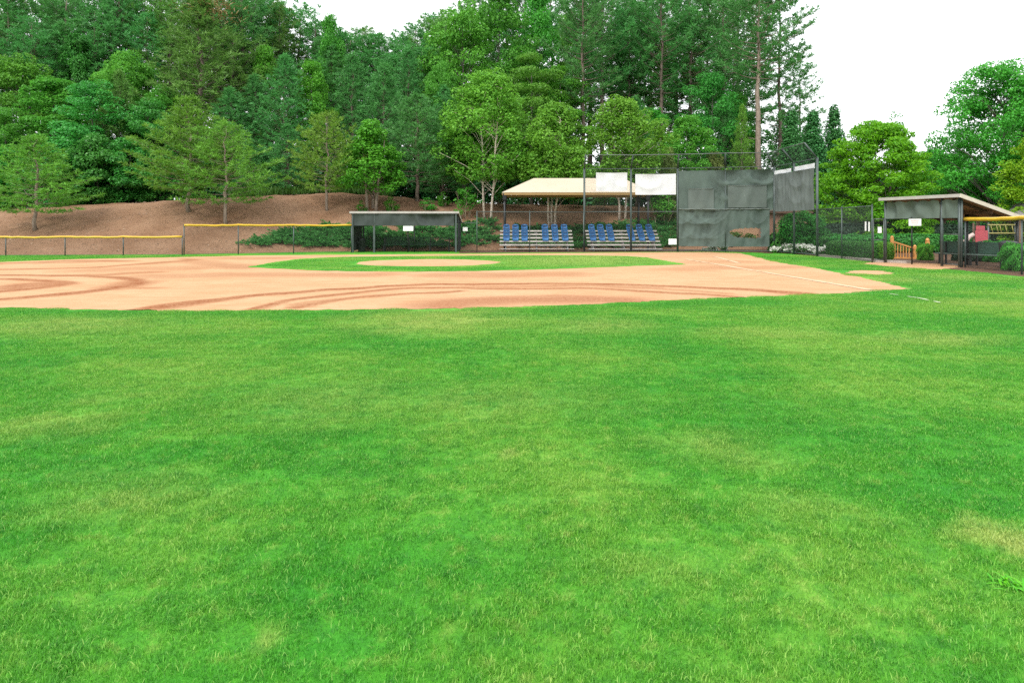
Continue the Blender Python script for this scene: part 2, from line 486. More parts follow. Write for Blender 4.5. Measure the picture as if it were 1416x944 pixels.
M = dict(
    lawn=turf_mat(), blades=blade_mat(), dirt=dirt_mat(),
    mulch=mulch_mat('pine straw mulch', (.20, .112, .064), (.265, .16, .098), (.12, .066, .04)),
    bed=mulch_mat('bed mulch', (.10, .055, .035), (.14, .085, .055), (.06, .035, .022)),
    chalk=plain('worn chalk', (.475, .332, .208), .95, var=.12, scale=1.1, c2=(.44, .285, .17)), chalk_new=plain('chalk', (.50, .52, .40), .95, var=.2, scale=5),
    green_metal=plain('dark green painted steel', (.06, .08, .076), .45, .2),
    black_metal=plain('black painted steel', (.012, .013, .014), .45, .2),
    wire=plain('coated wire', (.026, .036, .032), .5, .1),
    galv=plain('galvanised pipe', (.10, .115, .11), .45, .5),
    yellow=plain('yellow plastic', (.52, .33, .018), .45, var=.12, scale=2),
    tarp=cloth_mat('green windscreen cloth', (.088, .122, .106), .15, .14),
    tarp_dark=cloth_mat('dark windscreen cloth', (.048, .060, .056), .08, .14),
    tarp_pale=cloth_mat('faded windscreen cloth', (.11, .145, .122), .15, .12),
    tarp_hem=cloth_mat('worn pale hem', (.17, .20, .185), .1, .1),
    tarp_grey=cloth_mat('grey green windscreen cloth', (.118, .14, .134), .15, .1),
    patch=cloth_mat('grey patch cloth', (.104, .130, .118), .1, .12),
    white_cloth=cloth_mat('white vinyl', (.70, .71, .74), .3, .02),
    beige=cloth_mat('beige shade cloth', (.60, .515, .395), .28, .03),
    beige_trim=cloth_mat('tan hem', (.36, .235, .10), .2, .05),
    alu=seat_plank_mat(),
    frame=plain('galvanised frame', (.25, .25, .24), .5, .4),
    blue=plain('blue plastic', (.018, .115, .30), .4, var=.12, scale=6, spec=.5),
    blue_back=plain('blue plastic shell', (.024, .14, .35), .4, var=.12, scale=6, spec=.5),
    navy=plain('navy pad', (.008, .035, .09), .7, var=.1),  # shade gap on the seat backs, painted as a dark blue
    sign=plain('white sign', (.72, .72, .72), .5, var=.04),
    pink=plain('pink print', (.62, .36, .38), .6, var=.05),
    ink=plain('grey print', (.34, .34, .36), .6, var=.05),
    bin=plain('black bin', (.016, .017, .018), .5),
    grey_bin=plain('dark grey bin', (.035, .037, .042), .55),
    roof=plain('grey roofing', (.17, .16, .15), .85, var=.2, scale=3, bump=.4),
    fascia=plain('cream fascia', (.50, .44, .36), .6, var=.08),
    fascia_grey=plain('pale grey fascia', (.34, .32, .30), .6, var=.1),
    soffit=plain('tan soffit', (.30, .185, .115), .8, var=.15, scale=2),
    beam=plain('brown beam', (.10, .055, .035), .8),
    bench=plain('dark green bench', (.03, .08, .056), .5, var=.2),
    bench_edge=plain('worn green bench edge', (.10, .15, .13), .5, var=.2),
    wood=plain('orange stained wood', (.54, .25, .07), .55, var=.2, scale=5),
    red=plain('red plastic', (.42, .07, .085), .45, var=.15, scale=3),
    pale_slide=plain('pale plastic', (.52, .40, .36), .4, var=.08),
    ladder=plain('yellow painted steel', (.32, .29, .09), .5, var=.1),
    concrete=plain('concrete', (.36, .31, .27), .9, var=.15, scale=2, bump=.3),
    brick=brick_mat(),
    clod=plain('dark clod', (.05, .028, .02), .9, var=.3, scale=20),
    rubber=plain('home plate', (.55, .50, .45), .7, var=.2),
    f_pine=foliage('pine needles', (0.038, 0.164, 0.041), (0.107, 0.333, 0.075), 0.34),
    f_pine_blue=foliage('blue green pine needles', (0.039, 0.172, 0.046), (0.101, 0.345, 0.078), 0.34),
    f_pine_young=foliage('young pine needles', (.066, .21, .024), (.17, .385, .04), 0.34),
    f_pine_olive=foliage('olive pine needles', (0.065, 0.179, 0.036), (0.146, 0.319, 0.056), 0.34),
    f_pine_yellow=foliage('yellow green pine needles', (.09, .22, .022), (.19, .36, .04), 0.3),
    f_dark=foliage('dark leaves', (0.029, 0.185, 0.029), (0.081, 0.347, 0.047), 0.38, .45, .4),
    f_mid=foliage('mid green leaves', (0.040, 0.226, 0.023), (0.105, 0.389, 0.038), 0.4),
    f_light=foliage('light green leaves', (.056, .225, .022), (.15, .39, .04), 0.4),
    f_bright=foliage('bright green leaves', (.050, .235, .016), (.13, .39, .028), .35),
    f_birch=foliage('birch leaves', (.075, .235, .020), (.20, .42, .044), .38),
    f_yellow=foliage('yellow green leaves', (.045, .28, .012), (.19, .52, .014), 0.42),
    f_vivid=foliage('vivid yellow leaves', (.09, .31, .010), (.28, .50, .014), .38),
    f_blue=foliage('cool green leaves', (0.027, 0.184, 0.027), (0.074, 0.326, 0.044), 0.4),
    f_cypress=foliage('cypress sprays', (0.038, 0.162, 0.045), (0.084, 0.280, 0.073), 0.25),
    f_arbor=foliage('arborvitae sprays', (.035, .19, .01), (.075, .28, .02), .2),
    f_gold=foliage('golden leaves', (.10, .16, .03), (.20, .26, .06), .3),
    f_box=foliage('boxwood leaves', (.028, .165, .022), (.075, .29, .034), .3),
    f_box_b=foliage('bright boxwood leaves', (0.062, 0.250, 0.015), (0.138, 0.400, 0.025), .3),
    f_hedge=foliage('dark hedge leaves', (.012, .04, .018), (.026, .07, .03), .15),
    f_juniper=foliage('juniper sprays', (0.029, 0.165, 0.037), (0.094, 0.352, 0.083), 0.25),
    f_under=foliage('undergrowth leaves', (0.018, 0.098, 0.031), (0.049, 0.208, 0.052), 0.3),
    f_weed=foliage('tall weeds', (.03, .11, .014), (.085, .20, .03), .3),
    f_white=foliage('white petals', (.40, .42, .36), (.70, .70, .64), .2),
    litter=foliage('dry litter', (.09, .05, .03), (.36, .26, .18), 0),
    f_rust=foliage('dead needles', (.14, .09, .03), (.20, .13, .05), .1),
    bark_pine=bark_mat('pine bark', (.085, .065, .053), (.20, .155, .125)),
    bark_pale=bark_mat('pale pine bark', (.16, .125, .10), (.30, .235, .19)),
    bark_grey=bark_mat('grey bark', (.06, .052, .045), (.13, .115, .10)),
    bark_birch=bark_mat('birch bark', (.40, .31, .25), (.74, .65, .56), 7, (1, 1, 1.6)),
    bark_dark=bark_mat('dark bark', (.02, .016, .013), (.05, .04, .033)),
    stem=bark_mat('shrub stems', (.16, .12, .08), (.30, .25, .18)),
)

# ------------------------------------------------------------------ world, light, camera
SUN_EL, SUN_AZ = R(48), R(212)      # a veiled sun behind and to one side of the viewer
world = bpy.data.worlds.new('World'); scene.world = world; world.use_nodes = True
wt = world.node_tree; wt.nodes.clear()
wo = wt.nodes.new('ShaderNodeOutputWorld')
sky = wt.nodes.new('ShaderNodeTexSky'); sky.sky_type = 'NISHITA'; sky.sun_disc = False
sky.sun_elevation = SUN_EL; sky.sun_rotation = SUN_AZ; sky.air_density = 1.0; sky.dust_density = 3.0
tc = N(wt, 'ShaderNodeTexCoord').outputs['Generated']
sepz = N(wt, 'ShaderNodeSeparateXYZ', {0: tc}).outputs[2]
cl = noise(wt, tc, 2.2, 4, .5)
ov = mixc(wt, ramp(wt, sepz, 0.0, .9), (9.0, 9.05, 9.1), (11.6, 11.8, 12.1))
ov = mixc(wt, ramp(wt, cl, .35, .65, 0, .25), ov, (9.5, 9.6, 9.8))
skc = mixc(wt, .88, sky.outputs[0], ov)
bg = N(wt, 'ShaderNodeBackground', {'Color': skc, 'Strength': .1})
wt.links.new(bg.outputs[0], wo.inputs[0])

sun = bpy.data.lights.new('sun', 'SUN'); sun.energy = 1.45; sun.angle = R(16); sun.color = (1, .965, .9)
so = bpy.data.objects.new('sun', sun); col.objects.link(so)
sd = Vector((math.sin(SUN_AZ) * math.cos(SUN_EL), math.cos(SUN_AZ) * math.cos(SUN_EL), math.sin(SUN_EL)))
so.rotation_euler = (-sd).to_track_quat('-Z', 'Y').to_euler(); so.location = (0, 0, 40)

cam = bpy.data.cameras.new('camera'); co = bpy.data.objects.new('camera', cam); col.objects.link(co)
co.location = (0, 0, EYE); co.rotation_euler = (R(90), 0, 0)
cam.sensor_width = 36; cam.lens = 36 * F / 1416; cam.shift_y = -(472 - HY) / 1416
cam.clip_end = 3000; cam.clip_start = .05
scene.camera = co
vs = scene.view_settings
vs.view_transform = 'Standard'; vs.look = 'None'; vs.gamma = 1; vs.exposure = 1.18; vs.use_curve_mapping = False
scene.cycles.max_bounces = 8; scene.cycles.diffuse_bounces = 6; scene.cycles.transmission_bounces = 4
scene.cycles.use_denoising = False

# ------------------------------------------------------------------ ground
rng = np.random.default_rng(7)


def sheet(name, outline, z, mat, spacing=None, edge=0.0, seed=1, steps=.25):
    """a level sheet with a ragged edge; returns object, vertices, outline"""
    r = np.random.default_rng(seed)
    pts = []
    n = len(outline)
    for i in range(n):
        a = np.array(outline[i]); b = np.array(outline[(i + 1) % n])
        L = np.linalg.norm(b - a); k = max(1, int(L / steps))
        nrm = np.array([-(b - a)[1], (b - a)[0]]) / max(L, 1e-6)
        for q in range(k):
            e = r.normal(0, edge) if edge else 0.0
            pts.append(a + (b - a) * q / k + nrm * e)
    out = np.array(pts)
    inner = []
    if spacing:
        y = out[:, 1].min()
        while y < out[:, 1].max():
            s = spacing(y)
            xs = np.arange(out[:, 0].min(), out[:, 0].max(), s)
            inner.append(np.stack([xs + r.uniform(-.2, .2, len(xs)) * s, np.full(len(xs), y) + r.uniform(-.2, .2, len(xs)) * s], 1))
            y += s
        inner = np.concatenate(inner)
        inner = inner[inside(inner, out)]
        allp = np.concatenate([out, inner])
    else:
        allp = out
    m = len(out)
    res = delaunay_2d_cdt([Vector(p) for p in allp.tolist()], [(i, (i + 1) % m) for i in range(m)], [], 1, 1e-5)
    v = np.array([(p[0], p[1], z) for p in res[0]]); f = [tuple(q) for q in res[2]]
    me = bpy.data.meshes.new(name); me.from_pydata(v.tolist(), [], f); me.update()
    if me.polygons and me.polygons[0].normal.z < 0: me.flip_normals()
    o = add_obj(name, me, mat); tag(o, kind='structure')
    return o, v, out


def inside(p, poly):
    x, y = p[:, 0], p[:, 1]
    c = np.zeros(len(p), bool)
    j = len(poly) - 1
    for i in range(len(poly)):
        xi, yi = poly[i]; xj, yj = poly[j]
        if yi != yj:
            k = ((yi > y) != (yj > y)) & (x < (xj - xi) * (y - yi) / (yj - yi) + xi)
            c ^= k
        j = i
    return c


def seg_dist(p, line):
    best = np.full(len(p), 1e9)
    for a, b in zip(line[:-1], line[1:]):
        ab = b - a; L = max(float(ab @ ab), 1e-9)
        t = np.clip(((p - a) @ ab) / L, 0, 1)
        best = np.minimum(best, np.linalg.norm(p - a - t[:, None] * ab, axis=1))
    return best


# lawn: one sheet to the horizon
gx = np.concatenate([[-500, -300, -200, -100], np.arange(-60, 61, 3), [100, 200, 300, 500]])
gy = np.concatenate([[-300, -150, -80, -40], np.arange(-20, 61, 3), [90, 150, 300, 500, 800]])
X, Y = np.meshgrid(gx, gy)
v = np.stack([X.ravel(), Y.ravel(), np.zeros(X.size)], 1)
w = len(gx)
f = np.array([(j * w + i, j * w + i + 1, (j + 1) * w + i + 1, (j + 1) * w + i) for j in range(len(gy) - 1) for i in range(w - 1)])
tag(add_obj('ground', mesh_np('ground', v, f), M['lawn']), kind='structure')

# bank of mulch behind the fences, running on as the floor of the wood
cols_ = np.arange(-700, 2601, 9.0)
T_ = np.interp(cols_, TB[:, 0], TB[:, 1]); C_ = np.interp(cols_, TB[:, 0], TB[:, 2])
ts = np.concatenate([np.linspace(-.01, 1.1, 44), np.linspace(1.2, 3, 12), [4, 6, 9, 14]])
Y = T_[None, :] + ts[:, None] * (C_ - T_)[None, :]
Xb = (cols_ - CX)[None, :] / F * Y
Zb = gz(Xb, Y) - .01
bump = sum(a * np.sin(Xb * k1 + ph) * np.sin(Y * k2 + ph * 2) for a, k1, k2, ph in ((.07, .9, 1.1, .3), (.05, 2.1, 1.7, 1.3), (.03, 4.3, 3.9, 2.1)))
Zb += np.where(ts[:, None] > .1, bump, 0) * .8 + rng.normal(0, .018, Zb.shape) * (ts[:, None] > .1)
Zb[0] = -.08
w = len(cols_)
v = np.stack([Xb.ravel(), Y.ravel(), Zb.ravel()], 1)
j, i = np.meshgrid(np.arange(len(ts) - 1), np.arange(w - 1), indexing='ij')
f = np.stack([j * w + i, j * w + i + 1, (j + 1) * w + i + 1, (j + 1) * w + i], -1).reshape(-1, 4)
tag(add_obj('bank', mesh_np('bank', v, f, True), M['mulch']), kind='structure')

# infield clay
edge_px = [(-420, 414), (0, 425), (100, 427.5), (200, 429.5), (280, 430.5), (400, 429), (500, 428), (600, 427), (700, 425), (800, 421.5), (900, 416.5), (1000, 412), (1100, 408), (1180, 405), (1257, 399.5),
           (1205, 387), (1173, 380), (1120, 369.5), (1080, 363.5), (1045, 355), (1024, 350.3), (980, 348.6), (937, 348.8), (860, 349.4), (800, 350), (690, 351), (480, 352.3), (350, 353.2), (250, 355.6), (100, 358.5), (0, 362.5), (-420, 373)]
dirt_out = [gp(*p) for p in edge_px]
# bow the long near edge smoothly
do, dv, dpoly = sheet('dirt_infield', dirt_out, .004, M['dirt'], lambda y: max(.13, .0095 * y), .045, 3, .1)

TR = []   # drag marks in the clay: line, half width (m), strength, kind


def zz(x0, y0, s, pts): return [gp(x0 + a / s, y0 + b / s) for a, b in pts]


z1 = lambda p: zz(0, 340, 4.72, p); z2 = lambda p: zz(300, 340, 3.54, p); z3 = lambda p: zz(650, 340, 3.54, p); z4 = lambda p: zz(950, 330, 3.04, p)
TR += [
    (z1([(-500, 380), (0, 350), (120, 342), (300, 325), (500, 305), (700, 283), (850, 262), (930, 240), (900, 222), (820, 208), (700, 203), (500, 198), (250, 195), (0, 190), (-400, 186)]), .26, .9),
    (z1([(780, 270), (870, 250), (900, 235)]), .5, .55), (z1([(780, 286), (900, 279), (1010, 278)]), .25, .5),
    (z1([(-300, 330), (0, 302), (130, 290), (300, 270), (430, 245), (330, 232), (180, 224), (0, 218), (-300, 212)]), .25, .85),
    (z1([(60, 278), (150, 262), (240, 250), (330, 252)]), .5, .7),
    (z1([(-300, 158), (0, 155), (300, 150), (600, 142), (900, 122), (1100, 105), (1280, 93), (1200, 86)]), .35, .7),
    (z1([(-200, 120), (0, 115), (250, 108), (450, 98), (620, 100), (830, 100), (700, 97)]), .45, .7), (z1([(330, 112), (520, 108)]), .5, .45),
    (z1([(400, 197), (700, 190), (830, 180), (1000, 172)]), .4, .6), (z1([(640, 160), (900, 150), (1200, 145), (1416, 130)]), 1.1, .35),
    (z1([(1050, 195), (1200, 200), (1416, 185)]), .7, .4), (z1([(1200, 150), (1416, 138)]), .6, .4), (z1([(1300, 105), (1416, 120)]), .8, .4),
    (z1([(960, 418), (1100, 395), (1250, 372), (1416, 350)]) + z2([(130, 245), (350, 232), (560, 215), (800, 202), (1050, 190)]) + z3([(0, 188), (300, 185), (550, 188), (800, 193), (1000, 198), (1200, 207), (1416, 215)]) + z4([(200, 210), (350, 220), (480, 232)]), .24, .95),
    (z1([(1020, 410), (1150, 398), (1300, 372)]), .2, .6),
    (z2([(170, 306), (350, 268), (560, 245), (750, 222), (950, 208), (1200, 205)]) + z3([(0, 208), (300, 211), (550, 209), (750, 218), (900, 228), (1100, 237), (1290, 250)]), .17, .85),
    (z2([(370, 306), (550, 275), (780, 245), (900, 238), (1050, 232), (1200, 222)]), .16, .8), (z2([(400, 292), (520, 272), (640, 262)]), .2, .5),
    (z3([(0, 200), (300, 198), (600, 197), (900, 206)]), .25, .5), (z3([(700, 204), (1000, 216), (1250, 232)]), .2, .5),
    (z2([(0, 145), (300, 140), (740, 142)]), .8, .42), (z3([(0, 140), (300, 138), (460, 140)]), .9, .42), (z2([(0, 92), (60, 95), (140, 108)]), .7, .5), (z2([(1100, 145), (1416, 145)]), .8, .45),
    (z4([(120, 126), (260, 125), (420, 118)]), .7, .35), (z4([(0, 128), (180, 118)]), 1.0, .3), (z2([(60, 60), (200, 62), (330, 60)]), .9, .4), (z4([(60, 100), (200, 96)]), .9, .25),
]
RD = [(z3([(-140, 290), (-60, 275), (60, 268), (250, 262), (420, 262), (600, 264), (740, 268)]), .75, 1.0), (z3([(0, 258), (250, 246), (400, 244), (600, 250), (760, 262), (870, 268)]), .22, .8)]
p2 = dv[:, :2]
wv = np.stack([p2[:, 0] + .10 * np.sin(p2[:, 0] * 1.7 + p2[:, 1]) + .05 * np.sin(p2[:, 0] * 5.1), p2[:, 1] + .10 * np.sin(p2[:, 0] * 1.1 + 2) + .05 * np.sin(p2[:, 0] * 3.7 + p2[:, 1] * 2)], 1)
damp = np.zeros(len(p2)); redv = np.zeros(len(p2))
for ln, hw, s in TR:
    d = seg_dist(wv, np.array(ln))
    damp = np.maximum(damp, min(1, s * 1.12) * np.clip(1.6 - d / hw, 0, 1) ** .7)
for ln, hw, s in RD:
    d = seg_dist(wv, np.array(ln))
    redv = np.maximum(redv, s * np.clip(1.5 - d / hw, 0, 1))
for nm, arr in (('damp', damp), ('red', redv)):
    at = do.data.attributes.new(nm, 'FLOAT', 'POINT'); at.data.foreach_set('value', arr.astype(np.float32))
co_ = np.array(dv, dtype=np.float32)
co_[:, 2] += (damp * .012 * rng.uniform(.2, 1, len(p2))).astype(np.float32)
do.data.vertices.foreach_set('co', co_.ravel()); do.data.update()

ig = [gp(*p) for p in [(341, 369.6), (360, 366), (385, 361.8), (413, 358), (440, 356.6), (480, 355.2), (560, 354.2), (700, 353.2), (800, 353.2), (865, 354.2), (893, 356), (925, 361.5), (948, 365.8), (900, 367.2), (800, 371), (740, 373), (640, 375.2), (560, 375.8), (480, 375.2), (430, 374), (380, 371.4)]]
io, iv, ipoly = sheet('infield_grass', ig, .010, M['lawn'], lambda y: 1.0, .05, 4, .25)

# pitcher's mound: a low dome of the same clay
mc = gp(592, 363.2); mrx = (98) * mc[1] / F; mry = (gp(592, 358.6)[1] - gp(592, 368.2)[1]) / 2
vs_, fs_ = [], []
nr, na = 10, 72
for a in range(nr + 1):
    for k in range(na):
        an = 2 * PI * k / na; t = a / nr
        wob = 1 + .02 * math.sin(5 * an + 1) + .012 * math.sin(13 * an)
        vs_.append((mrx * t * wob * math.cos(an), mry * t * wob * math.sin(an), .012 + .11 * (1 - t ** 2) ** 1.3))
for a in range(nr):
    for k in range(na):
        fs_.append((a * na + k, a * na + na + k, a * na + na + (k + 1) % na, a * na + (k + 1) % na))
mo = add_obj('pitchers_mound', mesh_np('pitchers_mound', np.array(vs_), np.array(fs_), True), M['dirt'], loc=(mc[0], mc[1], 0)); tag(mo, kind='structure')

# sandy bare patches by the dugout and along the fences
sheet('bare_patch', [gp(*p) for p in [(1172, 377.5), (1176, 374.6), (1195, 373.6), (1222, 374.6), (1236, 376.4), (1232, 379.2), (1212, 380.6), (1188, 380)]], .004, M['dirt'], None, .07, 11, .12)
sheet('bare_strip', [gp(*p) for p in [(1186, 364), (1215, 362.2), (1300, 364.5), (1332, 368.5), (1312, 371.5), (1290, 373.5), (1255, 372.4), (1236, 370.2), (1212, 366.5)]], .005, M['dirt'], None, .07, 12, .12)
sheet('dirt_strip', [gp(*p) for p in [(636, 350.2), (690, 349.6), (940, 348.2), (985, 347.4), (1040, 349), (1068, 350.6), (1068, 346.5), (940, 345.5), (800, 345), (660, 346.2), (634, 347.4)]], .006, M['bed'], None, .04, 13, .3)

# planting bed and path behind the other fence
sheet('planting_bed', [(16.25, 20), (16.35, 27), (16.6, 31), (16.4, 36.2), (16.3, 40), (15.0, 42.6), (10.5, 44.2), (4, 45), (-3.2, 46), (8, 52), (60, 54), (60, 20)], .004, M['bed'], None, .03, 15, .5)
kb = MB()
kl = [(16.24, 36.6), (16.3, 33.6), (16.1, 30.6), (16.6, 30.1), (16.95, 29.6)]
for a, b in zip(kl[:-1], kl[1:]): kb.bar((a[0] + .28, a[1], .05), (b[0] + .28, b[1], .05), .5, .1)
tag(kb.build('path', M['concrete']), kind='structure')


# chalk lines
def chalk(name, px0, px1, hw, z=.014, gaps=(), mat='chalk'):
    a = gp(*px0); b = gp(*px1); n = max(4, int(np.linalg.norm(b - a) / .3)); d = (b - a) / np.linalg.norm(b - a); q = np.array([-d[1], d[0]])
    mb = MB(); r = random.Random(int(px0[0]))
    for i in range(n):
        t0, t1 = i / n, (i + 1) / n
        if any(g0 <= t0 <= g1 for g0, g1 in gaps) or r.random() < .08: continue
        A = a + (b - a) * t0; B = a + (b - a) * t1
        w0 = hw * r.uniform(.7, 1.1); w1 = hw * r.uniform(.7, 1.1)
        mb.add([(*(A - q * w0), z), (*(A + q * w0), z), (*(B + q * w1), z), (*(B - q * w1), z)], [(0, 3, 2, 1)])
    tag(mb.build(name, M[mat]), kind='structure')


chalk('chalk_line', (948, 358.5), (1214, 403), .11)
chalk('chalk_line', (986, 354.5), (1022, 364), .10)
chalk('chalk_line', (1218, 405.5), (1268, 413), .026, .026, ((.0, .05), (.62, .7)), 'chalk_new')
chalk('chalk_line', (1268, 413), (1300, 420), .025, .03, ((.3, .5),), 'chalk_new')


# ------------------------------------------------------------------ mown grass (uncountable)
def build_grass():
    r = np.random.default_rng(21)
    pts = []
    y = 1.9
    while y < 37.5:
        s = .36 if y < 9 else (.44 if y < 16 else .6)
        half = .76 * y + .8
        xs = np.arange(-half, half, s)
        p = np.stack([xs + r.uniform(-.3, .3, len(xs)) * s, y + r.uniform(-.3, .3, len(xs)) * s, np.full(len(xs), s / .36)], 1)
        pts.append(p); y += s
    pts = np.concatenate(pts)
    poly = np.array(dirt_out)
    ring = np.concatenate([poly, poly[:1]])
    keep = ~inside(pts[:, :2], poly)
    keep &= seg_dist(pts[:, :2], ring) > .15 * pts[:, 2] ** .9
    keep &= ~((pts[:, 0] > 15.9 + .0 * pts[:, 1]) & (pts[:, 1] > 20))
    for nm in ('bare_patch', 'bare_strip'):
        o = bpy.data.objects[nm]
        mn = np.min([q.co[:2] for q in o.data.vertices], 0); mx = np.max([q.co[:2] for q in o.data.vertices], 0)
        c = (mn + mx) / 2; h = (mx - mn) / 2 + .02
        keep &= (((pts[:, :2] - c) / h) ** 2).sum(1) > 1
    fence_y = np.interp(pts[:, 0], [-40, -27.6, -18, -9.8], [34, 36.8, 38, 42])
    keep &= pts[:, 1] < fence_y
    pts = pts[keep]
    # infield lawn
    gxx, gyy = np.meshgrid(np.arange(-17, 12, .6), np.arange(24, 39.5, .6))
    q = np.stack([gxx.ravel(), gyy.ravel(), np.full(gxx.size, 1.8)], 1); q[:, :2] += r.uniform(-.2, .2, (len(q), 2))
    ip = np.array(ig); ring = np.concatenate([ip, ip[:1]])
    q = q[inside(q[:, :2], ip) & (seg_dist(q[:, :2], ring) > .45)]
    q = q[(((q[:, :2] - mc) / (mrx + .45, mry + .45)) ** 2).sum(1) > 1]
    pts = np.concatenate([pts, q])
    # one tuft of blades
    nb = 2600
    rad = .30 * np.sqrt(r.uniform(0, 1, nb)); an = r.uniform(0, 2 * PI, nb)
    b0 = np.stack([rad * np.cos(an), rad * np.sin(an), np.zeros(nb)], 1)
    L = r.uniform(.012, .028, nb) * np.where(r.uniform(0, 1, nb) > .96, 1.3, 1); tilt = r.uniform(.15, 1.25, nb); az = r.uniform(0, 2 * PI, nb)
    tint = r.uniform(0, 1, nb)
    lay = tint > .95
    tilt = np.where(lay, r.uniform(.9, 1.45, nb), tilt); L = np.where(lay, L * 1.3, L)
    d1 = np.stack([np.sin(tilt * .6) * np.cos(az), np.sin(tilt * .6) * np.sin(az), np.cos(tilt * .6)], 1)
    d2 = np.stack([np.sin(tilt * 1.3) * np.cos(az), np.sin(tilt * 1.3) * np.sin(az), np.cos(tilt * 1.3)], 1)
    sd_ = np.stack([-np.sin(az), np.cos(az), np.zeros(nb)], 1) * (r.uniform(.0009, .0017, nb))[:, None]
    b0[:, 2] += np.where(lay, r.uniform(.004, .02, nb), 0)
    m1 = b0 + d1 * (L * .55)[:, None]; tp = m1 + d2 * (L * .45)[:, None]
    V = np.stack([b0 - sd_, b0 + sd_, m1 + sd_ * .8, m1 - sd_ * .8, tp], 1).reshape(-1, 3)
    k = np.arange(nb) * 5
    tri = np.concatenate([np.stack([k, k + 1, k + 2], 1), np.stack([k, k + 2, k + 3], 1), np.stack([k + 3, k + 2, k + 4], 1)])
    nV = len(V)
    P3 = np.stack([pts[:, 0], pts[:, 1], np.full(len(pts), .002)], 1)
    me = mesh_np('grass', np.concatenate([V, P3]), tri)
    a = me.attributes.new('spawn', 'BOOLEAN', 'POINT'); a.data.foreach_set('value', np.concatenate([np.zeros(nV, bool), np.ones(len(P3), bool)]))
    a = me.attributes.new('tint', 'FLOAT', 'POINT'); a.data.foreach_set('value', np.concatenate([np.repeat(tint, 5), np.zeros(len(P3))]).astype(np.float32))
    zs = r.uniform(.75, 1.2, len(P3))
    a = me.attributes.new('size', 'FLOAT_VECTOR', 'POINT')
    a.data.foreach_set('vector', np.concatenate([np.ones((nV, 3)), np.stack([pts[:, 2], pts[:, 2], zs * np.minimum(pts[:, 2], 1.15)], 1)]).astype(np.float32).ravel())
    a = me.attributes.new('turn', 'FLOAT_VECTOR', 'POINT')
    a.data.foreach_set('vector', np.concatenate([np.zeros((nV, 3)), np.stack([np.zeros(len(P3)), np.zeros(len(P3)), r.uniform(0, 2 * PI, len(P3))], 1)]).astype(np.float32).ravel())
    o = add_obj('grass', me, M['blades']); tag(o, 'mown green grass with pale dry blades covering the outfield', 'grass', kind='stuff')
    ng = bpy.data.node_groups.new('grass spread', 'GeometryNodeTree')
    ng.interface.new_socket('Geometry', in_out='INPUT', socket_type='NodeSocketGeometry')
    ng.interface.new_socket('Geometry', in_out='OUTPUT', socket_type='NodeSocketGeometry')
    gi = ng.nodes.new('NodeGroupInput'); go = ng.nodes.new('NodeGroupOutput')

    def attr(nm, ty):
        n = ng.nodes.new('GeometryNodeInputNamedAttribute'); n.data_type = ty; n.inputs['Name'].default_value = nm
        return n.outputs['Attribute']
    sep = ng.nodes.new('GeometryNodeSeparateGeometry'); sep.domain = 'POINT'
    ng.links.new(gi.outputs[0], sep.inputs[0]); ng.links.new(attr('spawn', 'BOOLEAN'), sep.inputs['Selection'])
    ins = ng.nodes.new('GeometryNodeInstanceOnPoints')
    ng.links.new(sep.outputs['Selection'], ins.inputs['Points']); ng.links.new(sep.outputs['Inverted'], ins.inputs['Instance'])
    e2r = ng.nodes.new('FunctionNodeEulerToRotation')
    ng.links.new(attr('turn', 'FLOAT_VECTOR'), e2r.inputs[0]); ng.links.new(e2r.outputs[0], ins.inputs['Rotation'])
    ng.links.new(attr('size', 'FLOAT_VECTOR'), ins.inputs['Scale'])
    ng.links.new(ins.outputs[0], go.inputs[0])
    md = o.modifiers.new('spread', 'NODES'); md.node_group = ng
    print('grass patches', len(pts))


build_grass()


# ------------------------------------------------------------------ plants
def leaf_mesh(pos, nrm, size, asp, r):
    """one rhombic leaf per row"""
    n = len(pos)
    nrm = nrm / np.maximum(np.linalg.norm(nrm, axis=1, keepdims=True), 1e-6)
    t = r.normal(size=(n, 3)); t -= nrm * (t * nrm).sum(1, keepdims=True); t /= np.maximum(np.linalg.norm(t, axis=1, keepdims=True), 1e-6)
    b = np.cross(nrm, t)
    s = size * r.uniform(.65, 1.3, n)
    t = t * (s / 2)[:, None]; b = b * (s * asp / 2)[:, None]
    dz = nrm * (s * .12)[:, None]
    V = np.stack([pos - t - dz, pos - b + dz * .5, pos + t - dz, pos + b + dz * .5], 1).reshape(-1, 3)
    return V, np.arange(4 * n).reshape(-1, 4)


def needle_mesh(org, tip, w, r):
    n = len(org)
    d = tip - org
    s = np.cross(d, r.normal(size=(n, 3))); s /= np.maximum(np.linalg.norm(s, axis=1, keepdims=True), 1e-6)
    s *= w / 2
    V = np.stack([org + d * .08 - s * .6, org + d * .08 + s * .6, org + d * .6 + s, tip, org + d * .6 - s], 1).reshape(-1, 3)
    k = np.arange(n) * 5
    f4 = np.stack([k, k + 1, k + 2, k + 4], 1)
    f3 = np.stack([k + 4, k + 2, k + 3, k + 3], 1)
    return V[np.arange(len(V))], f4, f3


def unit(r, n):
    v = r.normal(size=(n, 3)); return v / np.linalg.norm(v, axis=1, keepdims=True)


PROTO = {}


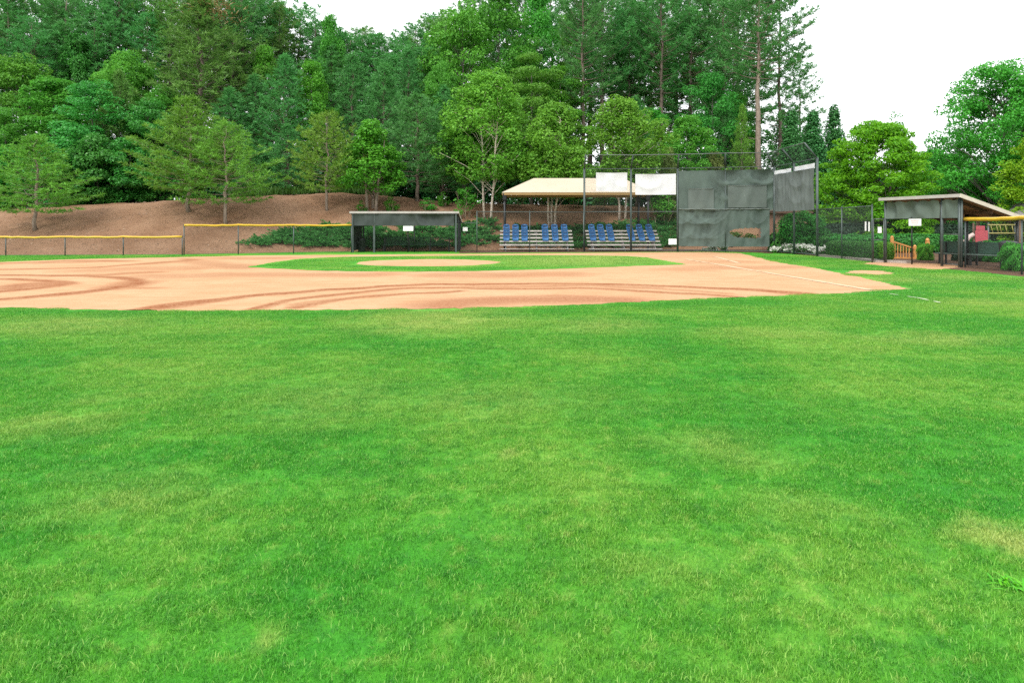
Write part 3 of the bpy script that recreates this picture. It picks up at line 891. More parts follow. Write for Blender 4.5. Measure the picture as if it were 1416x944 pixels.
def broadleaf(key, H, trunk_h, prof, ncl, cr, leaves, lsize, flat=.7, stems=1, lean=.0, seed=1, tr=.16, asp=.6, hollow=.35, bark='bark_grey', irr=.22, layered=False):
    """prof(t) gives the crown radius for t 0..1 from its foot to its top"""
    r = np.random.default_rng(seed); rr = random.Random(seed)
    mb = MB()
    tips = []
    for s in range(stems):
        an = 2 * PI * s / max(stems, 1) + rr.uniform(-.3, .3)
        out = lean * (1 if stems > 1 else .3) * rr.uniform(.7, 1.2)
        b0 = (.24 * math.cos(an), .24 * math.sin(an), -.3) if stems > 1 else (0, 0, -.3)
        pts = [b0]
        n = 7
        for k in range(1, n + 1):
            t = k / n
            o = out * t ** 1.2 * H * .2
            pts.append((b0[0] + math.cos(an) * o + rr.uniform(-.06, .06), b0[1] + math.sin(an) * o + rr.uniform(-.06, .06), H * .9 * t))
        mb.tube(pts, [tr * (1.25 if k == 0 else 1) * (1 - .85 * k / n) for k in range(n + 1)], 7)
        tips.append(pts)
    z0 = trunk_h
    T = r.beta(1.15, 1.25, ncl); T = np.clip(T, 0.02, .985)
    ang = r.uniform(0, 2 * PI, ncl)
    lob = 1 + irr * np.sin(ang * 3 + seed) + irr * .7 * np.sin(ang * 2 + T * 9 + seed * 2)
    rad = np.array([prof(t) for t in T]) * (hollow + (1 - hollow) * np.sqrt(r.uniform(0, 1, ncl))) * lob * r.uniform(.86, 1.1, ncl)
    Z = z0 + (H - z0) * T
    if layered: Z = z0 + (H - z0) * (np.round(T * 7 + r.uniform(-.18, .18, ncl)) / 7.2)
    cpos = np.stack([rad * np.cos(ang), rad * np.sin(ang), Z - .10 * rad * (1 if not layered else .4)], 1)
    for i in range(ncl):
        if i % 3 == 0:
            st = tips[i % stems]
            zz_ = max(trunk_h * .55, cpos[i, 2] - .75 * rad[i] - .3)
            tt = min(.98, max(.05, zz_ / (H * .9)))
            k = int(tt * 7); k = min(k, 6); fr = tt * 7 - k
            a = Vector(st[k]).lerp(Vector(st[k + 1]), fr); b = Vector(cpos[i])
            m = a.lerp(b, .5) + Vector((0, 0, .12 * rad[i] * (0 if layered else 1)))
            mb.tube([a, m, b], [tr * .32 * (1 - tt * .6), tr * .2 * (1 - tt * .5), .012], 5, False)
    trunk = mb.mesh(key + '_trunk', True)
    P, Nn = [], []
    for i in range(ncl):
        c = cr * r.uniform(.65, 1.25)
        n = int(leaves * (c / cr) ** 2)
        u = unit(r, n)
        q = u * (c * r.uniform(.55, 1.0, n) ** .6)[:, None]
        q[:, 2] *= flat
        P.append(cpos[i] + q)
        Nn.append(u * .5 + np.array([0, 0, .75]) + r.normal(0, .45, (n, 3)))
    P = np.concatenate(P); Nn = np.concatenate(Nn)
    V, fc = leaf_mesh(P, Nn, lsize, asp, r)
    crown = mesh_np(key + '_crown', V, fc)
    w_ = np.percentile(np.abs(V[:, :2]), 97.5) * 2
    PROTO[key] = (trunk, crown, float(np.percentile(V[:, 2], 99.9)), float(w_), bark)


def pine(key, H, base, Lmax, prof, spacing, per, rise, tufts, nl, nw, k=8, seed=1, tr=.2, bark='bark_pine', droop=0.0, twig=.36, sparse=0.0, upturn=.25, stubs=0, crook=.1, lift=.35):
    r = np.random.default_rng(seed); rr = random.Random(seed)
    mb = MB()
    n = 12
    tp = [Vector((rr.uniform(-1, 1) * crook * (i > 0), rr.uniform(-1, 1) * crook * (i > 0), H * i / n - (.4 if i == 0 else 0))) for i in range(n + 1)]
    mb.tube(tp, [tr * (1.2 if i == 0 else 1) * (1 - .88 * (i / n) ** 1.15) for i in range(n + 1)], 8)
    at = lambda z: tp[min(n - 1, int(z / H * n))].lerp(tp[min(n, int(z / H * n) + 1)], z / H * n - int(z / H * n)) if z < H else tp[n]
    O, D = [], []
    z = H * base
    while z < H * .985:
        t = (z - H * base) / (H * (1 - base))
        L = Lmax * prof(t)
        a0 = rr.uniform(0, 2 * PI)
        for b in range(per):
            if rr.random() < sparse: continue
            an = a0 + 2 * PI * b / per + rr.uniform(-.35, .35)
            ll = L * rr.uniform(.6, 1.2)
            el = rise(t) + rr.uniform(-.12, .12)
            p0 = at(z + rr.uniform(-.2, .2) * spacing)
            h = Vector((math.cos(an), math.sin(an), 0)); sd_ = Vector((-math.sin(an), math.cos(an), 0))
            P = []
            for q in range(5):
                s = q / 4
                P.append(p0 + h * (ll * s * math.cos(el)) + Vector((0, 0, ll * (s * math.sin(el) - droop * s * (1 - s) * 1.5 + upturn * s ** 3))) + sd_ * (rr.uniform(-.05, .05) * ll * s))
            br = max(.012, tr * .26 * (1 - t * .75) * min(1, ll / Lmax + .2))
            mb.tube(P, [br * (1 - .8 * q / 4) for q in range(5)], 5, False)
            m = max(2, int(tufts * ll / Lmax + .5))
            for q in range(m):
                s = .28 + .72 * (q + rr.random() * .8) / m
                s = min(s, 1.0)
                kk = min(3, int(s * 4)); base_p = P[kk].lerp(P[kk + 1], s * 4 - kk); dr = (P[kk + 1] - P[kk]).normalized()
                side = rr.choice((-1, 1)) * rr.uniform(.25, 1)
                tw = ll * twig * (1.1 - s * .75) * rr.uniform(.5, 1.1)
                e = base_p + (dr * .6 + sd_ * side + Vector((0, 0, rr.uniform(-.05, lift)))).normalized() * tw
                for fr in ((1.0, .55) if tw > .45 else (1.0,)):
                    O.append(base_p.lerp(e, fr)); D.append((e - base_p).normalized() * .7 + Vector((0, 0, .35)))
            O.append(P[4]); D.append((P[4] - P[3]).normalized() + Vector((0, 0, .2)))
        z += spacing * rr.uniform(.75, 1.25) * (1 - .45 * t)
    for q in range(stubs):
        zz_ = H * base * rr.uniform(.45, 1); an = rr.uniform(0, 2 * PI); l_ = rr.uniform(.4, 1.4); p0 = at(zz_)
        mb.tube([p0, p0 + Vector((math.cos(an) * l_, math.sin(an) * l_, rr.uniform(-.1, .3)))], [.03, .012], 4, False)
    O.append(tp[n]); D.append(Vector((0, 0, 1.2)))
    trunk = mb.mesh(key + '_trunk', True)
    O = np.array([tuple(p) for p in O]); D = np.array([tuple(p) for p in D])
    O = np.repeat(O, k, 0); D = np.repeat(D, k, 0)
    m = len(O)
    d = D * .75 + unit(r, m) * .85; d /= np.linalg.norm(d, axis=1, keepdims=True)
    org = O - d * (nl * .15) + r.normal(0, nl * .12, (m, 3)); tip = org + d * (nl * r.uniform(.7, 1.25, m))[:, None]
    V, f4, f3 = needle_mesh(org, tip, nw, r)
    crown = bpy.data.meshes.new(key + '_crown')
    fl = np.concatenate([f4.ravel(), f3[:, :3].ravel()]).astype(np.int32)
    crown.vertices.add(len(V)); crown.vertices.foreach_set('co', V.astype(np.float32).ravel())
    crown.loops.add(len(fl)); crown.loops.foreach_set('vertex_index', fl)
    crown.polygons.add(2 * m)
    crown.polygons.foreach_set('loop_start', np.concatenate([np.arange(m) * 4, 4 * m + np.arange(m) * 3]).astype(np.int32))
    crown.update(calc_edges=True)
    w_ = np.percentile(np.abs(V[:, :2]), 97) * 2
    PROTO[key] = (trunk, crown, float(V[:, 2].max()), float(w_), bark)


def tree(name, key, x, y, z, h, w, mat, label, group=None, rz=None, cat='tree', bark=None):
    tm, cm, H, W, bk = PROTO[key]
    rr = random.Random(int(x * 1000 + y * 77))
    rt = empty(name, (x, y, z), label, cat, group, rr.uniform(0, 2 * PI) if rz is None else rz)
    rt.scale = (w / W, w / W, h / H)
    for nm, me, m in (('trunk', tm, M[bark or bk]), ('crown', cm, M[mat])):
        if len(me.materials) == 0: me.materials.append(m)
        o = bpy.data.objects.new(nm, me); col.objects.link(o); o.parent = rt
        o.material_slots[0].link = 'OBJECT'; o.material_slots[0].material = m
    return rt


dome = lambda R_: (lambda t: R_ * (math.sin(PI * (t * .88 + .10)) ** .75))
egg = lambda R_: (lambda t: R_ * (math.sin(PI * min(1, t * .8 + .18)) ** .9))
cone = lambda R_: (lambda t: R_ * (1 - t) ** .85 * min(1, .55 + t * 4))
oval = lambda R_: (lambda t: R_ * (math.sin(PI * (t * .9 + .07)) ** .65))

broadleaf('wood_a', 14, 2.0, dome(4.4), 170, .95, 150, .245, .55, seed=3)
broadleaf('wood_b', 14, 1.4, egg(3.8), 170, .9, 150, .24, .6, seed=8)
broadleaf('wood_c', 14, 2.2, dome(4.0), 130, 1.15, 190, .245, .45, seed=15, irr=.28)
broadleaf('bush', 6, .3, dome(2.9), 90, .75, 130, .235, .6, seed=19, tr=.08)
broadleaf('layer', 13, 3.0, dome(4.2), 140, 1.0, 150, .23, .34, seed=25, layered=True, irr=.25)
broadleaf('maple', 6, 1.5, lambda t: 2.0 * ((1 - t) ** .75) * min(1, .6 + t * 2.2) + .12, 150, .42, 80, .165, .75, seed=31, tr=.085, stems=3, lean=.35, irr=.16)
broadleaf('birch_a', 9, 2.7, lambda t: 2.4 * (math.sin(PI * (t * .8 + .16)) ** .8), 230, .5, 100, .165, .85, seed=37, tr=.075, stems=2, lean=.34, bark='bark_birch', irr=.24, hollow=.25)
broadleaf('birch_b', 8, 2.5, lambda t: 2.0 * ((1 - t) ** .6) * min(1, .5 + t * 2.2) + .2, 210, .48, 100, .165, .85, seed=43, tr=.07, stems=3, lean=.3, bark='bark_birch', irr=.25, hollow=.25)
broadleaf('spread', 8, .5, lambda t: 4.2 * (1 - t ** 2.4) ** .55 * min(1, .75 + t * 2.0), 520, .62, 125, .17, .40, seed=51, tr=.12, stems=4, lean=.8, irr=.2)
broadleaf('big', 13, 1.6, lambda t: 5.6 * (math.sin(PI * (t * .8 + .15)) ** .8), 420, .9, 190, .205, .6, seed=57, tr=.22, irr=.26, hollow=.12)
broadleaf('cypress', 8, .2, cone(1.45), 240, .36, 90, .16, 1.3, seed=61, tr=.08, irr=.05, hollow=.4)
broadleaf('slender', 9, 3.5, oval(.9), 26, .4, 30, .2, .8, seed=63, tr=.06, irr=.3)
broadleaf('shrub', 1.6, .25, dome(.62), 26, .26, 34, .15, .8, stems=5, lean=1.0, seed=67, tr=.022, bark='stem', irr=.3)
broadleaf('shrub_tall', 2.2, .8, dome(.7), 30, .26, 30, .15, .8, stems=6, lean=1.2, seed=71, tr=.025, bark='stem', irr=.3)
broadleaf('topiary', 2.7, .85, lambda t: 1.15 * (1 - (2 * t - .75) ** 2 * .55) ** .5 if t < .97 else .3, 190, .26, 70, .1, .9, stems=5, lean=.35, seed=73, tr=.035, irr=.02, hollow=.62)

up_ = lambda a, b: (lambda t: a + (b - a) * t)
pine('pine_a', 24, .45, 3.7, lambda t: (math.sin(PI * (t * .72 + .24)) ** .9), .62, 4, up_(.05, .8), 11, .44, .055, 9, 5, .24, stubs=10)
pine('pine_b', 24, .36, 3.5, lambda t: (1 - t) ** .6 * min(1, .55 + t * 2) + .06, .58, 4, up_(-.05, .85), 11, .44, .055, 9, 11, .23, sparse=.1, stubs=8)
pine('pine_c', 24, .5, 3.6, lambda t: (math.sin(PI * (t * .7 + .25)) ** .7), .7, 4, up_(.1, .7), 13, .46, .055, 9, 17, .25, sparse=.1, stubs=12)
pine('pine_bare', 27, .56, 4.2, lambda t: (math.sin(PI * (t * .66 + .26)) ** .8), .7, 4, up_(.15, .6), 14, .46, .058, 10, 23, .3, sparse=.1, stubs=14, bark='bark_pale')
pine('pine_gap', 26, .16, 3.2, lambda t: (.35 + .65 * math.sin(PI * (t * .75 + .2)) ** 1.2), .8, 4, up_(-.05, .6), 9, .44, .055, 10, 29, .22, sparse=.24, stubs=4)
pine('pine_full', 15, .1, 3.4, lambda t: (1 - t) ** .75 + .05, .42, 5, up_(-.05, .9), 10, .38, .05, 9, 35, .18)
pine('pine_young', 8, .2, 3.0, lambda t: ((1 - t) ** .8 * min(1, .7 + t * 1.6) + .05), .38, 5, up_(.0, .75), 15, .29, .042, 9, 41, .1, bark='bark_pale', droop=.06, upturn=.16, lift=.16)
pine('pine_wide', 8, .22, 3.3, lambda t: ((1 - t) ** .6 * min(1, .6 + t * 2.4) + .05), .44, 5, up_(.05, .6), 15, .29, .042, 9, 47, .1, bark='bark_pale', droop=.05, upturn=.14, sparse=.1, lift=.16)


def at_px(px, d, top, wpx, off=0.0):
    x = (px - CX) * d / F; z = float(gz(x, d)) - .05
    return x, d, z, EYE + (HY - top) * d / F - z, wpx * d / F


def place(name, key, px, d, top, wpx, mat, label, group=None, **kw):
    x, y, z, h, w = at_px(px, d, top, wpx)
    return tree(name, key, x, y, z, h, w, mat, label, group, **kw)


def bank_tree(name, key, px, py, top, wpx, mat, label, group=None, **kw):
    x, y, z = on_bank(px, py)
    return tree(name, key, x, y, z - .05, EYE + (HY - top) * y / F - z, wpx * y / F, mat, label, group, **kw)


# trees standing on the bank
gY = 'young trees planted on the mulch bank'
bank_tree('pine_tree', 'pine_young', 50, 318, 182, 118, 'f_pine_young', 'young pine standing alone behind the low yellow-capped fence, nearest the bare end of the bank', gY)
bank_tree('pine_tree', 'pine_young', 262, 293, 128, 128, 'f_pine_young', 'tallest young pine on the bank, above where the low fence meets the taller one', gY, rz=1.0)
bank_tree('pine_tree', 'pine_wide', 312, 309, 165, 128, 'f_pine_young', 'young pine with spreading layered boughs and white trunk base behind the taller yellow-capped fence', gY)
bank_tree('pine_tree', 'pine_wide', 452, 291, 150, 96, 'f_pine_yellow', 'yellowish airy young pine at the top of the bank beside the bright maple', gY)
bank_tree('maple_tree', 'maple', 514, 293, 166, 84, 'f_bright', 'small bright green maple with forked pale trunk behind the end of the dugout roof', gY, bark='bark_pale')
bank_tree('pine_tree', 'pine_young', 577, 279, 125, 118, 'f_pine', 'dark young pine with bare reddish trunk rising behind the middle of the low flat dugout', gY, bark='bark_pine')
gB = 'white-stemmed trees behind the bleachers'
bank_tree('birch_tree', 'birch_a', 674, 303, 98, 122, 'f_birch', 'tallest pale-stemmed birch, between the dugout and the beige shade canopy', gB, rz=2.2)
bank_tree('birch_tree', 'birch_b', 764, 318, 143, 92, 'f_birch', 'birch with clustered white stems showing under the middle of the beige canopy', gB)
bank_tree('birch_tree', 'birch_a', 860, 305, 134, 112, 'f_birch', 'birch with paired white stems standing behind the white banners', gB, rz=.4)
bank_tree('birch_tree', 'birch_b', 643, 284, 150, 60, 'f_mid', 'slim tree with one grey trunk half hidden behind the tallest birch', None, bark='bark_grey')
for q, (px, py, top, wp, k, lab) in enumerate((
        (500, 295, 276, 14, 'shrub', 'small sparse shrub at the foot of the maple trunk'),
        (541, 293, 270, 20, 'shrub', 'leafy young shrub just past the maple trunk above the dugout roof'),
        (592, 292, 272, 22, 'shrub', 'yellowish shrub above the middle of the dugout roof beside the reddish pine trunk'),
        (613, 286, 264, 20, 'shrub', 'taller rounded shrub in front of the dark trees above the dugout'),
        (643, 302, 258, 32, 'shrub_tall', 'tall vase-shaped shrub above the dugout end nearest the birch'),
        (634, 303, 284, 15, 'shrub', 'thin pale shrub leaning over the dugout roof corner'),
        (690, 284, 255, 20, 'shrub_tall', 'bare-legged shrub just past the twin white birch stems'),
        (716, 286, 258, 28, 'shrub_tall', 'vase-shaped shrub over the canopy post nearest the dugout'),
        (752, 284, 258, 26, 'shrub_tall', 'shrub with pale fanned stems showing under the canopy eave'),
        (793, 287, 262, 26, 'shrub_tall', 'shrub with fanned stems past the clustered birch stems under the canopy'),
        (830, 290, 266, 24, 'shrub_tall', 'shrub with grey stems between the first two tall backstop posts'),
        (915, 312, 268, 44, 'shrub_tall', 'broad leafy shrub below the second white banner'))):
    bank_tree('shrub', k, px, py, top, wp, 'f_light' if q % 2 or q > 6 else 'f_mid', lab, 'shrubs on the mulch bank', cat='shrub')

# the wood: nearer row
gW = 'broadleaf trees of the wood'
wood = [
    ('wood_a', 22, 60, 75, 130, 'f_light', 'light green broadleaf tree at the very edge of the picture above the lone young pine'),
    ('wood_b', 75, 56, 108, 118, 'f_mid', 'dense mid green broadleaf tree just past the lone young pine'),
    ('wood_c', 8, 53, 150, 90, 'f_mid', 'lower dark broadleaf tree behind the lone young pine'),
    ('wood_b', 106, 64, 48, 70, 'f_blue', 'blue-green pointed broadleaf crown rising out of the leafy mass'),
    ('wood_c', 128, 54, 112, 110, 'f_dark', 'dark broadleaf tree with shelving leaf layers between the lone pine and the tallest young pine'),
    ('wood_a', 176, 61, 70, 105, 'f_light', 'pale-topped broadleaf tree in front of the tall olive pine'),
    ('wood_c', 205, 55, 138, 95, 'f_dark', 'dark broadleaf tree directly beside the tallest young pine on the bank'),
    ('wood_c', 230, 58, 120, 90, 'f_mid', 'mid green broadleaf tree showing above the tallest young pine'),
    ('bush', 20, 51, 205, 100, 'f_dark', 'bushy dark tree at the foot of the wood beside the lone young pine'),
    ('bush', 85, 50.5, 190, 95, 'f_dark', 'glossy dark bush at the crest of the bank just past the lone young pine'),
    ('bush', 135, 51, 186, 95, 'f_dark', 'big dark leafy bush at the crest of the bank midway along the low fence'),
    ('bush', 180, 52, 192, 85, 'f_dark', 'dark leafy bush at the crest above the end of the low fence'),
    ('bush', 222, 52, 205, 70, 'f_dark', 'low dark bush touching the tallest young pine'),
    ('wood_b', 366, 64, 64, 50, 'f_bright', 'bright green sweetgum crown squeezed between dark pines'),
    ('wood_b', 431, 60, 84, 58, 'f_bright', 'vivid green oval tree standing behind the yellowish young pine'),
    ('wood_a', 640, 66, 4, 120, 'f_light', 'large light green tulip tree where the skyline climbs above the dugout'),
    ('wood_b', 690, 68, -30, 105, 'f_mid', 'very tall green hardwood beside the light green tulip tree'),
    ('wood_a', 610, 60, 85, 70, 'f_mid', 'mid green broadleaf tree between the dark bank pine and the tulip tree'),
    ('layer', 735, 60, 76, 110, 'f_light', 'fresh green tree with stacked boughs behind the tallest birch'),
    ('layer', 775, 62, 92, 85, 'f_bright', 'bright green layered tree above the middle birch'),
    ('wood_b', 742, 72, -20, 70, 'f_mid', 'green hardwood crown touching the top of the picture above the layered trees'),
    ('wood_c', 785, 75, 20, 60, 'f_light', 'narrow light green crown rising between tall pines over the canopy'),
    ('wood_b', 950, 56, 160, 76, 'f_light', 'fresh green young tree behind the windscreened backstop panel'),
    ('wood_c', 985, 61, 100, 90, 'f_blue', 'blue-green broadleaf tree among pines behind the backstop'),
    ('wood_c', 905, 63, 150, 70, 'f_mid', 'mid green tree between the birch with paired stems and the backstop'),
    ('wood_b', 1020, 64, 130, 60, 'f_mid', 'green tree beside the tall bare pine trunk'),
    ('bush', 986, 57, 210, 46, 'f_gold', 'golden-leaved shrub peeping over the backstop windscreen'),
    ('bush', 1030, 58, 212, 40, 'f_gold', 'golden-leaved shrub over the windscreen nearest the tall bare pine trunk'),
    ('bush', 925, 53, 204, 34, 'f_gold', 'golden shrub beside the birch with paired white stems'),
]
for k, px, d, top, wp, m, lab in wood:
    place('broadleaf_tree' if k != 'bush' else 'bush', k, px, d, top, wp, m, lab, gW if k != 'bush' else 'bushes along the foot of the wood', cat='tree' if k != 'bush' else 'bush')
gP = 'pines of the wood'
pines = [
    ('pine_full', 165, 55, 94, 75, 'f_pine_olive', 'olive young pine half buried in the dark broadleaf trees'),
    ('pine_full', 276, 60, -12, 165, 'f_pine_olive', 'broad olive pine with a rust-brown dead top behind the tallest young pine'),
    ('pine_full', 318, 57, 118, 90, 'f_pine_blue', 'blue-green pine directly behind the spreading young pine'),
    ('pine_full', 352, 60, 100, 88, 'f_pine_blue', 'dense blue-green pine between the sweetgum crown and the spreading young pine'),
    ('pine_full', 394, 58, 72, 95, 'f_pine_blue', 'tall dense blue-green pine between the two vivid green crowns'),
    ('pine_full', 488, 62, 70, 90, 'f_pine', 'dense pine behind the gap between the yellowish pine and the maple'),
    ('pine_full', 530, 60, 85, 90, 'f_pine', 'dense pine directly above the bright maple'),
    ('pine_full', 565, 64, 62, 80, 'f_pine_blue', 'pine standing above and behind the dark bank pine'),
    ('pine_full', 612, 58, 115, 70, 'f_pine_blue', 'blue-green pine between the dark bank pine and the tallest birch'),
    ('pine_full', 345, 53.5, 190, 56, 'f_pine_blue', 'short dark pine at the crest beside the spreading young pine'),
    ('pine_full', 398, 54, 170, 66, 'f_pine_blue', 'short dark pine at the crest beside the yellowish young pine'),
    ('pine_a', 806, 62, -45, 90, 'f_pine', 'tall pine whose bare trunk shows between the middle birch and the last one'),
    ('pine_c', 832, 66, -40, 85, 'f_pine', 'second tall pine with visible trunk just above the birch with paired stems'),
    ('pine_a', 870, 68, -8, 70, 'f_pine_blue', 'tall pine whose top leaves a gap of sky over the white banners'),
    ('pine_c', 915, 66, -40, 85, 'f_pine', 'tall open-crowned pine above the second white banner'),
    ('pine_full', 880, 60, 130, 70, 'f_pine', 'pine half hidden behind the birch with paired stems'),
    ('pine_b', 955, 68, -45, 85, 'f_pine', 'tall open pine above the middle of the backstop windscreen'),
    ('pine_full', 1000, 60, 135, 60, 'f_pine', 'shorter pine behind the backstop beside the tall bare trunk'),
    ('pine_full', 1026, 57, 142, 36, 'f_pine_young', 'slim fresh green young pine just before the tall bare pine trunk'),
    ('pine_c', 1000, 70, -45, 90, 'f_pine', 'tall airy pine between the backstop middle and the bare trunk'),
    ('pine_bare', 1049, 60, -60, 110, 'f_pine', 'tallest pine with a long bare pale trunk rising behind the backstop'),
    ('pine_gap', 1078, 63, -55, 82, 'f_pine', 'thin tall pine with broken boughs standing next to the long bare trunk against the sky'),
    ('pine_full', 1082, 74, 150, 60, 'f_pine', 'low dense pine behind the thin tall pine'),
    ('pine_full', 1116, 78, 172, 56, 'f_pine_blue', 'low dense pine behind the pointed cypress over the end post'),
    ('pine_gap', 1106, 72, 82, 62, 'f_pine', 'ragged shorter pine against the white sky, last of the tall pines'),
]
for k, px, d, top, wp, m, lab in pines:
    place('pine_tree', k, px, d, top, wp, m, lab, gP)
# dead top of the broad olive pine
# farther rows of pines, told apart by nothing but where they stand
LB = 'tall pine in the far row of the wood with only its dark upper crown showing'
far = [(-40, 67, -40), (10, 66, -20), (90, 67, -10), (165, 68, -20), (235, 67, -5), (308, 68, -5), (350, 74, -25), (-60, 72, -90), (-15, 76, -70), (28, 70, -60), (70, 78, -60), (108, 73, -70), (150, 70, -55), (192, 77, -50), (222, 71, -60), (258, 78, -50), (300, 74, -45), (334, 70, -40), (362, 78, -22), (385, 73, 0),
       (414, 79, 2), (437, 75, 28), (466, 80, 40), (484, 74, 42), (503, 79, 36), (520, 74, 44), (549, 80, 42), (574, 75, 32), (598, 79, 16), (620, 74, 14), (655, 82, -15), (700, 84, -30), (725, 80, -35), (762, 84, -30), (815, 84, -30), (845, 80, -45), (885, 84, 2), (900, 80, -25), (935, 84, -35), (978, 82, -40), (1020, 80, -40),
       (45, 64, 20), (130, 66, 5), (205, 66, 15), (322, 66, 40), (458, 70, 62), (545, 70, 72), (585, 69, 60), (855, 70, 40), (935, 72, 30), (1015, 76, 60)]
ks = ['pine_a', 'pine_b', 'pine_c']
for i, (px, d, top) in enumerate(far):
    place('pine_tree', ks[i % 3], px, d, top, 82 + (i * 37) % 26, ('f_pine', 'f_pine_blue', 'f_pine', 'f_pine_blue', 'f_pine_olive')[i % 5], LB, 'far row of pines in the wood')
place('broadleaf_tree', 'wood_b', 456, 70, 20, 46, 'f_mid', 'pointed green crown standing on the skyline where the sky opens', gW)

# trees past the backstop
gC = 'pointed cypresses beside the backstop'
place('cypress_tree', 'cypress', 1095, 58, 153, 46, 'f_cypress', 'pointed dark cypress half hidden by the ragged pine', gC)
place('cypress_tree', 'cypress', 1125, 60, 155, 48, 'f_cypress', 'pointed dark cypress right above the backstop end post', gC)
place('cypress_tree', 'cypress', 1153, 62, 146, 42, 'f_cypress', 'pointed dark cypress standing alone against the white sky', gC)
place('spreading_tree', 'spread', 1211, 47, 168, 168, 'f_yellow', 'broad yellow-green spreading tree behind the chain link fence and gate')
place('slender_tree', 'slender', 1241, 60, 153, 26, 'f_dark', 'thin twiggy treetop poking above the yellow-green tree')
place('broadleaf_tree', 'wood_a', 1290, 58, 205, 80, 'f_blue', 'mid green tree filling the dip between the yellow-green tree and the big one')
place('broadleaf_tree', 'big', 1388, 50, 86, 178, 'f_mid', 'big green tree towering behind the sloped-roof dugout')
place('broadleaf_tree', 'wood_b', 1440, 40, 175, 90, 'f_vivid', 'vivid yellow-green tree cut by the picture edge beside the big green tree')
place('broadleaf_tree', 'big', 1470, 62, 110, 150, 'f_mid', 'green tree behind the big one at the edge of the picture')
place('broadleaf_tree', 'wood_c', 1330, 62, 215, 120, 'f_dark', 'dark tree behind the roof of the sloped-roof dugout')
place('broadleaf_tree', 'wood_c', 1200, 64, 225, 140, 'f_dark', 'dark tree hidden low behind the yellow-green spreading tree')
place('broadleaf_tree', 'wood_b', 1130, 66, 240, 80, 'f_dark', 'dark tree low behind the backstop end post')
place('arborvitae', 'cypress', 1394, 41, 255, 17, 'f_arbor', 'small bright pointed arborvitae behind the slope of the dugout roof', None)


# undergrowth, weeds and ground cover (uncountable)
def scatter_leaves(name, mat, P, cr, n, ls, flat, seed, label, cat, asp=.6, nz=.75):
    r = np.random.default_rng(seed)
    pos, nr = [], []
    for (x, y, z), c in zip(P, cr):
        k = int(n * r.uniform(.7, 1.3)); u = unit(r, k); q = u * (c * r.uniform(.4, 1, k) ** .6)[:, None]; q[:, 2] *= flat
        pos.append(np.array([x, y, z]) + q); nr.append(u * .5 + np.array([0, 0, nz]) + r.normal(0, .45, (k, 3)))
    V, fc = leaf_mesh(np.concatenate(pos), np.concatenate(nr), ls, asp, r)
    o = add_obj(name, mesh_np(name, V, fc), mat)
    return tag(o, label, cat, kind='stuff')


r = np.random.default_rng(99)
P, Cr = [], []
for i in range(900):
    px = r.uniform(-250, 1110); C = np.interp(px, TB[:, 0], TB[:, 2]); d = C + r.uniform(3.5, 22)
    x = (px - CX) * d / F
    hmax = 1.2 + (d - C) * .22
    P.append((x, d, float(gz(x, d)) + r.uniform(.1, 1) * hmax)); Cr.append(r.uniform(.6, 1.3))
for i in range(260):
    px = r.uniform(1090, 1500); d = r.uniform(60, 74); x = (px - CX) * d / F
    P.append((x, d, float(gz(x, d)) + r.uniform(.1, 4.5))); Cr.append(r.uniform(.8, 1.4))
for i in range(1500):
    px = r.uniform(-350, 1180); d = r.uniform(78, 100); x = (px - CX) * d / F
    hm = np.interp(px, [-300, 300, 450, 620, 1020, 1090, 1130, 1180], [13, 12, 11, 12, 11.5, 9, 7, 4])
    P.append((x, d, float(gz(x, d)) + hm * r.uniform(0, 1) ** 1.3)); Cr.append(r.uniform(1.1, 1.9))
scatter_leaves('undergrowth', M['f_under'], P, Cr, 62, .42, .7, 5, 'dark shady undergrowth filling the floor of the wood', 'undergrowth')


def blades(name, mat, spots, n, h, w, seed, label, cat, spread=.5):
    r = np.random.default_rng(seed)
    O, Tp = [], []
    for x, y, z in spots:
        b = np.stack([x + r.normal(0, spread, n), y + r.normal(0, spread, n), np.full(n, z)], 1)
        d = np.stack([r.normal(0, .32, n), r.normal(0, .32, n), np.ones(n)], 1) * (h * r.uniform(.5, 1.2, n))[:, None]
        O.append(b); Tp.append(b + d)
    V, f4, f3 = needle_mesh(np.concatenate(O), np.concatenate(Tp), w, r)
    o = add_obj(name, mesh_np(name, V, np.concatenate([f4, f4[:0]])), mat)
    return tag(o, label, cat, kind='stuff')


sp = []
for i in range(90):
    px = r.uniform(330, 530); d = np.interp(px, TB[:, 0], TB[:, 2]) + r.uniform(.6, 3.2); x = (px - CX) * d / F
    sp.append((x, d, float(gz(x, d))))
blades('weeds', M['f_weed'], sp, 60, 1.0, .06, 8, 'tall green weeds growing along the crest of the bank under the trees', 'weeds')


# juniper ground cover on the bank
def juniper(name, spots, seed, label):
    r = np.random.default_rng(seed)
    O, Tp = [], []
    for x, y, z, s in spots:
        nbr = 16
        for b in range(nbr):
            an = r.uniform(0, 2 * PI); L = s * r.uniform(.5, 1.1); el = r.uniform(.05, .6)
            dirv = np.array([math.cos(an) * math.cos(el), math.sin(an) * math.cos(el), math.sin(el)])
            k = 34
            t = r.uniform(.15, 1, k)
            o = np.array([x, y, z]) + dirv * (L * t)[:, None] + np.array([0, 0, -.12]) * (t ** 2)[:, None] * L
            d = dirv * .9 + unit(r, k) * .65 + np.array([0, 0, .3])
            d = d / np.linalg.norm(d, axis=1, keepdims=True) * (.2 * r.uniform(.6, 1.3, k))[:, None]
            O.append(o); Tp.append(o + d)
    V, f4, f3 = needle_mesh(np.concatenate(O), np.concatenate(Tp), .05, r)
    o = add_obj(name, mesh_np(name, V, f4), M['f_juniper'])
    return tag(o, label, 'ground cover', kind='stuff')


